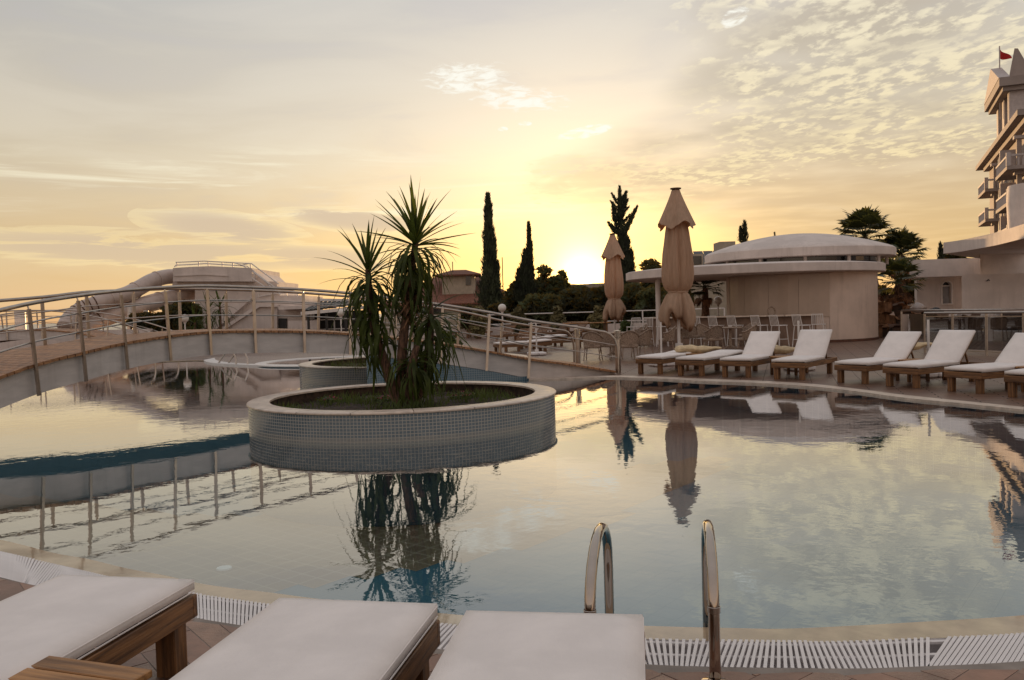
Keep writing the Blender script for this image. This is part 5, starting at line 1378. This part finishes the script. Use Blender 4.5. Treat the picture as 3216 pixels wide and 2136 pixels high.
# ------------------------------------------------------------------ houses
def gable_house(name, label, Y, px0, px1, eave_y, ridge_y, dep, base_m=houset, roof_m=rooft, hip=True, windows=()):
    a, b = at(px0, eave_y, Y), at(px1, eave_y, Y); zr = at((px0 + px1) / 2, ridge_y, Y + dep / 2).z; ze = (a.z + b.z) / 2
    root = empty(name, ((a.x + b.x) / 2, Y, 0), 0, label, 'house')
    MB().box(((a.x + b.x) / 2, Y + dep / 2, ze / 2), (b.x - a.x - .6, dep - .6, ze)).build('walls', base_m, root, world=True)
    x0, x1, y0, y1 = a.x - .3, b.x + .3, Y - .3, Y + dep + .3; hx = min((x1 - x0) * .35, dep / 2) if hip else 0
    r0, r1 = V3(x0 + hx, (y0 + y1) / 2, zr), V3(x1 - hx, (y0 + y1) / 2, zr)
    e = [V3(x0, y0, ze), V3(x1, y0, ze), V3(x1, y1, ze), V3(x0, y1, ze)]; e2 = [q + V3(0, 0, -.12) for q in e]
    MB().add(e + [r0, r1] + e2, [(0, 1, 5, 4), (1, 2, 5), (2, 3, 4, 5), (3, 0, 4), (0, 6, 7, 1), (1, 7, 8, 2), (2, 8, 9, 3), (3, 9, 6, 0), (6, 9, 8, 7)]).build('roof', roof_m, root, world=True)
    for (wx0, wx1, wy0, wy1) in windows:
        p, q = at(wx0, wy0, Y - .02), at(wx1, wy1, Y - .02)
        f_ = MB().box(((p.x + q.x) / 2, Y + .27, (p.z + q.z) / 2), (q.x - p.x, .12, p.z - q.z)).build('window', darkglass, root, world=True)
    return root
gable_house('house', 'cream house under a wide terracotta roof left of the tall cypress', 74, 1190, 1640, 953, 868, 16, windows=((1360, 1395, 960, 985), (1300, 1335, 960, 985)))
gable_house('roof_pavilion', 'small square pavilion with a tiled pyramid roof above the cream house', 76, 1376, 1500, 862, 848, 4, windows=((1462, 1478, 868, 895),))
hh = gable_house('house', 'dark roofed house with a dormer and solar panels left of the bar roof', 62, 2150, 2380, 850, 795, 10, houset, mat('slate_roof', (.07, .055, .05), .6), windows=())
q = at(2185, 818, 61.5); MB().box((q.x, 62.5, q.z), (1.0, 2.5, .9)).build('dormer', houset, hh, world=True); MB().box((q.x, 61.2, q.z), (.7, .06, .6)).build('dormer_window', darkglass, hh, world=True)
q = at(2296, 776, 64); MB().box((q.x, 66, q.z - .3), (1.2, 2, 1.6)).build('chimney', houset, hh, world=True)
pnl = at(2215, 800, 62.3)
for k in range(4): MB().box((pnl.x - 1.0 + k * .75, 63.2, pnl.z + .02), (.7, 1.2, .05), (R(32), 0, 0)).build('solar_panel', darkglass, hh, world=True)
for px, py0, Y, lb in ((1577, 808, 70, 'thin mast right of the tall cypress'), (1421, 822, 77, 'short aerial on the pavilion roof')):
    q = at(px, py0, Y); tag(MB().tube([(q.x, q.y, 0), (q.x, q.y, q.z)], .04, 5).build('mast', darkm), lb, 'mast')

# ------------------------------------------------------------------ trees
def leafcloud(mb, blobs, n_, sz, seed, flatn=.6):
    rnd = random.Random(seed); tot = sum(b[3] * b[4] * b[5] for b in blobs)
    for b in blobs:
        cnt = int(n_ * b[3] * b[4] * b[5] / tot) + 3
        for i in range(cnt):
            while True:
                v = Vector((rnd.uniform(-1, 1), rnd.uniform(-1, 1), rnd.uniform(-1, 1)))
                if .25 < v.length < 1: break
            if rnd.random() < .4: v = v.normalized() * rnd.uniform(.85, 1.06)
            p = Vector((b[0] + v.x * b[3], b[1] + v.y * b[4], b[2] + v.z * b[5])); e = Euler((rnd.uniform(-1.5, 1.5), rnd.uniform(-1.5, 1.5), rnd.random() * 6)).to_matrix(); s_ = sz * rnd.uniform(.5, 1.3)
            mb.add([p + e @ Vector(q) for q in ((0, -s_, 0), (s_ * .45, 0, 0), (0, s_, 0), (-s_ * .45, 0, 0))], [(0, 1, 2, 3)])
def cypress(px, top_y, bot_z, Y, half, label, branches=(), seed=1, n_=5200, lean=0.0):
    rnd = random.Random(seed); t = at(px, top_y, Y); H = t.z
    root = empty('cypress_tree', (t.x, t.y, 0), 0, label, 'cypress', 'cypresses on the skyline')
    mb = MB(); wr = half
    def put(base, tip, rad, cnt):
        ax = tip - base; Ln = ax.length; ax.normalize(); u = ax.orthogonal().normalized(); v_ = ax.cross(u)
        ph = rnd.random() * 6
        for i in range(cnt):
            s_ = rnd.random() ** .9; th = rnd.random() * 6.283
            pr = (min(s_ / .12, 1)) * (1 - s_) ** .55 * 1.02
            bumpy = 1 + .22 * math.sin(s_ * 31 + th * 2 + ph) + .15 * math.sin(s_ * 67 - th * 3)
            rr = rad * pr * bumpy * rnd.uniform(.45, 1.05); p = base + ax * (s_ * Ln) + (u * math.cos(th) + v_ * math.sin(th)) * rr
            a = (u * math.cos(th) + v_ * math.sin(th)); tipd = (ax * 1.0 + a * rnd.uniform(.1, .7)).normalized(); sd = tipd.cross(a).normalized() if tipd.cross(a).length > .01 else u
            s2 = rnd.uniform(.10, .26) * (rad / .9) ** .3; wd = s2 * .33
            mb.add([p - sd * wd, p + a * wd * .6, p + sd * wd, p + tipd * s2 * 1.6], [(0, 1, 3), (1, 2, 3)])
    put(V3(0, 0, bot_z), V3(lean, 0, H), wr, n_)
    for (bx0, by0, bx1, by1, rd, cn) in branches:
        put(at(bx0, by0, Y) - V3(t.x, t.y, 0), at(bx1, by1, Y) - V3(t.x, t.y, 0), rd, cn)
    mb.build('crown', cypm, root)
    MB().tube([(0, 0, 0), (0, 0, H * .35), (lean * .8, 0, H * .85)], .15, 7, rs=[.22, .15, .03]).build('trunk', trunkm, root)
cypress(1532, 613, .4, 60, .62, 'tall slender cypress standing dark against the sky in the middle', seed=1, n_=9000, branches=((1545, 900, 1553, 750, .34, 900), (1552, 940, 1562, 825, .42, 900), (1538, 968, 1536, 830, .95, 2500)))
cypress(1660, 702, .4, 62, .36, 'shorter thin-topped cypress left of the sun', seed=2, n_=4200, branches=((1655, 960, 1650, 790, .72, 2500), (1640, 960, 1630, 850, .6, 1500), (1664, 900, 1668, 760, .3, 700)))
cypress(1946, 590, 1.0, 69.5, .46, 'ragged cypress with a side branch behind the distant umbrella', seed=3, n_=4000, branches=((1955, 740, 2000, 650, .26, 1100), (1950, 690, 1965, 605, .28, 1000), (1940, 735, 1912, 700, .25, 500), (1965, 920, 1962, 730, .85, 3800), (1972, 930, 1982, 790, .6, 1800), (1935, 700, 1925, 640, .3, 600)) + tuple((1950 + (k % 3 - 1) * 8, 760 - k * 13, 1950 + (-1) ** k * (16 + (k * 7) % 17), 735 - k * 13 - (k * 5) % 12, .16, 260) for k in range(11)))
cypress(2338, 696, 4.5, 75, .45, 'small twin cypress rising behind the bar roof', seed=4, n_=1200, branches=((2330, 765, 2326, 715, .3, 500),))
cypress(2433, 730, 4.5, 80, .2, 'tiny cypress tip showing above the bar dome', seed=5, n_=400)
cypress(2954, 768, 3, 50, .22, 'thin young conifer beside the curved canopy', seed=6, n_=500)
def tree(px, top_y, Y, wpx, label, seed, cat='tree', m=hedgem, n_=2600, sz=.28, name='broadleaf_tree', grp='trees and hedge beyond the terrace', z0=.6):
    rnd = random.Random(seed); t = at(px, top_y, Y); hw = wpx / 2 / 2650 * Y; H = t.z
    root = empty(name, (t.x, t.y, 0), 0, label, cat, grp)
    blobs = []
    for i in range(11):
        a = rnd.random() * 6.283; r = hw * rnd.uniform(.15, .75); rb = hw * rnd.uniform(.28, .5); zc = rnd.uniform(z0 + .2 * (H - z0), H - rb * .7)
        blobs.append((r * math.cos(a), r * math.sin(a) * .7, zc, rb, rb, min(rb * .8, (H - z0) * .35)))
    blobs.append((0, 0, H - hw * .35, hw * .4, hw * .4, hw * .35)); blobs.append((0, 0, z0 + (H - z0) * .4, hw * .75, hw * .6, (H - z0) * .42))
    mb = MB(); leafcloud(mb, blobs, n_, sz, seed); mb.build('crown', m, root)
    tk = MB().tube([(0, 0, 0), (0, 0, H * .5), (hw * .1, 0, H * .8)], .1, 7, rs=[.16, .1, .03])
    for i in range(5):
        a = rnd.random() * 6.283; tk.tube([(0, 0, H * .35), (hw * .5 * math.cos(a), hw * .4 * math.sin(a), H * .7)], .05, 5, rs=[.07, .02])
    tk.build('trunk', trunkm, root)
for args in ((1708, 832, 66, 110, 'bushy dark tree between the second cypress and the sun', 11), (1762, 850, 68, 62, 'small round tree just left of the sun', 12), (1615, 885, 63, 70, 'low dark tree at the foot of the second cypress', 13),
             (1790, 905, 62, 160, 'low hedge tree directly under the sun', 14), (1880, 900, 63, 170, 'low hedge tree right under the sun', 15), (1990, 892, 60, 150, 'dark hedge tree behind the distant umbrella', 16), (2060, 905, 57, 120, 'dark hedge tree left of the bar canopy post', 17),
             (2050, 815, 72, 110, 'thin leafy tree showing above the bar canopy edge', 18), (1560, 952, 56, 80, 'low dark tree at the foot of the tall cypress', 19), (1690, 925, 58, 150, 'hedge tree before the second cypress', 20), (2130, 880, 55, 120, 'dark shrubbery tree behind the big umbrella', 21),
             (470, 985, 47, 120, 'green citrus tree under the slide tubes, left', 22), (535, 958, 47, 110, 'green citrus tree under the slide tubes, middle', 23), (590, 950, 49, 90, 'green citrus tree beside the slide tower leg', 24), (1470, 965, 50, 60, 'low tree right of the yucca before the cream house', 25),
             (2890, 860, 46, 150, 'dark tree filling the gap behind the palms, right', 26), (2760, 900, 46, 120, 'dark tree filling the gap behind the palms, left', 27), (3010, 772, 52, 130, 'dark treetop showing between roof parapet and canopy', 28)):
    tree(*args, n_=2600 if args[3] > 100 else 1600, sz=.26)
hd = MB(); leafcloud(hd, [(x, 66 + .5 * math.sin(x), 1.6 + .3 * math.sin(x * 1.7), 1.5, 1.3, 1.5) for x in [k * 1.3 for k in range(0, 12)]], 12000, .3, 41)
tag(hd.build('hedge', hedgem), 'long dark hedge along the terrace edge below the setting sun', 'hedge')
for i, (px, py, lb) in enumerate(((1630, 985, 'pale feathery shrub behind the terrace rail, left'), (1752, 985, 'pale feathery shrub behind the terrace rail, middle'), (1876, 985, 'pale feathery shrub behind the terrace rail near the distant umbrella'), (1500, 985, 'yellowish feathery shrub right of the yucca'))):
    tree(px, py - 22, 47, 62, lb, 60 + i, 'shrub', mat('pale_shrub', (.16, .14, .06), .8, var=.3), 1500, .14, 'garden_shrub', 'pale shrubs along the terrace rail', z0=.05)
tree(1964, 1008, 36, 50, 'small rounded green bush in a planter before the bar stools', 70, 'bush', leafm, 1400, .09, 'round_bush', None, z0=.1)
tree(1400, 1035, 30, 90, 'low green bush just right of the yucca behind the bridge', 71, 'bush', leafm, 1200, .10, 'round_bush', None, z0=.05)
# bare wall/roof line behind the hedge, under the sun
lw = MB(); a, b = at(1770, 893, 72), at(2010, 882, 72); lw.box(((a.x + b.x) / 2, 74, a.z / 2), (b.x - a.x, 4, a.z)); tag(lw.build('low_building', houset), 'long low flat-roofed building under the setting sun', 'building')

def fan_palm(px, py, Y, Rl, label, seed, base_px=None, n_=42, skirt=20):
    rnd = random.Random(seed); c = at(px, py, Y); bx = at(base_px or px, 1000, Y).x
    root = empty('fan_palm', (bx, Y, 0), 0, label, 'palm tree', 'fan palms beside the bar')
    top = V3(c.x - bx, 0, c.z)
    MB().tube(smooth_line([(0, 0, 0), (top.x * .3, 0, top.z * .5), (top.x, 0, top.z)], 5), .2, 9, rs=[.24 - .012 * i for i in range(11)]).build('trunk', trunkm, root, smooth=True)
    for i in range(n_ + skirt):
        yaw = i * 2.399; live = i < n_
        e = R(80 - 105 * (i / n_)) if live else R(-rnd.uniform(45, 85))
        pl_ = Rl * rnd.uniform(.45, .6); d = Vector((math.cos(e) * math.cos(yaw), math.cos(e) * math.sin(yaw), math.sin(e)))
        hub = top + d * pl_ + V3(0, 0, -.08 * pl_); sd = d.cross(V3(0, 0, 1)).normalized() if abs(d.z) < .99 else V3(1, 0, 0); upv = sd.cross(d)
        mb = MB(); mb.beam(top, hub, .03, .02); bl = Rl * rnd.uniform(.5, .65) * (1 if live else .8)
        for k in range(15):
            a = R(-75 + 150 * k / 14); dd = (d * math.cos(a) + sd * math.sin(a)).normalized(); ll = bl * (1 - .25 * abs(math.sin(a))) * rnd.uniform(.85, 1.1)
            mid = hub + dd * ll * .6 + upv * .05 * ll; tip = hub + dd * ll + V3(0, 0, -.16 * ll * rnd.uniform(.4, 1.6)) * (1 if live else .5); wv_ = (upv.cross(dd)).normalized() * ll * .105
            mb.add([hub, mid - wv_, mid + wv_, tip], [(0, 1, 2), (1, 3, 2)])
        mb.build('frond', palmm if live else deadm, root)
fan_palm(2716, 745, 45, 1.75, 'tallest fan palm directly right of the bar roof', 1, 2762)
fan_palm(2828, 800, 45, 1.45, 'second fan palm left of the right-hand building', 2, 2838)
fan_palm(2820, 885, 37, 1.25, 'short shaggy fan palm rising from the carton heap', 3, 2827, 26, 22)
fan_palm(2215, 905, 38, .95, 'small fan palm seen left of the bar wall', 4, 2216, 22, 4)
# strappy yuccas at the foot of the slide tower
for px, topz, lb, sd in ((650, 975, 'spiky yucca shrub against the slide tower wall', 21), (612, 1010, 'low spiky yucca shrub left of the slide tower wall', 22), (690, 960, 'taller spiky yucca shrub before the slide tower stairs', 23)):
    Y = 44; t = at(px, topz, Y); b = V3(t.x, Y, 0)
    yucca(tuple(b), [((b, b.lerp(t, .5), t), 12, 14, 14, 2, .8)], lb, 1.25, seed=sd)
for px, Y, w_, h_, lb in ((70, 46, 14, 1.1, 'low white parapet wall on the far left shore'), (560, 43, 12, .9, 'low white parapet wall before the slide trees')):
    q = at(px, 1000, Y); tag(MB().box((q.x, Y, h_ / 2), (w_, .3, h_)).build('parapet_wall', white_wall), lb, 'wall')
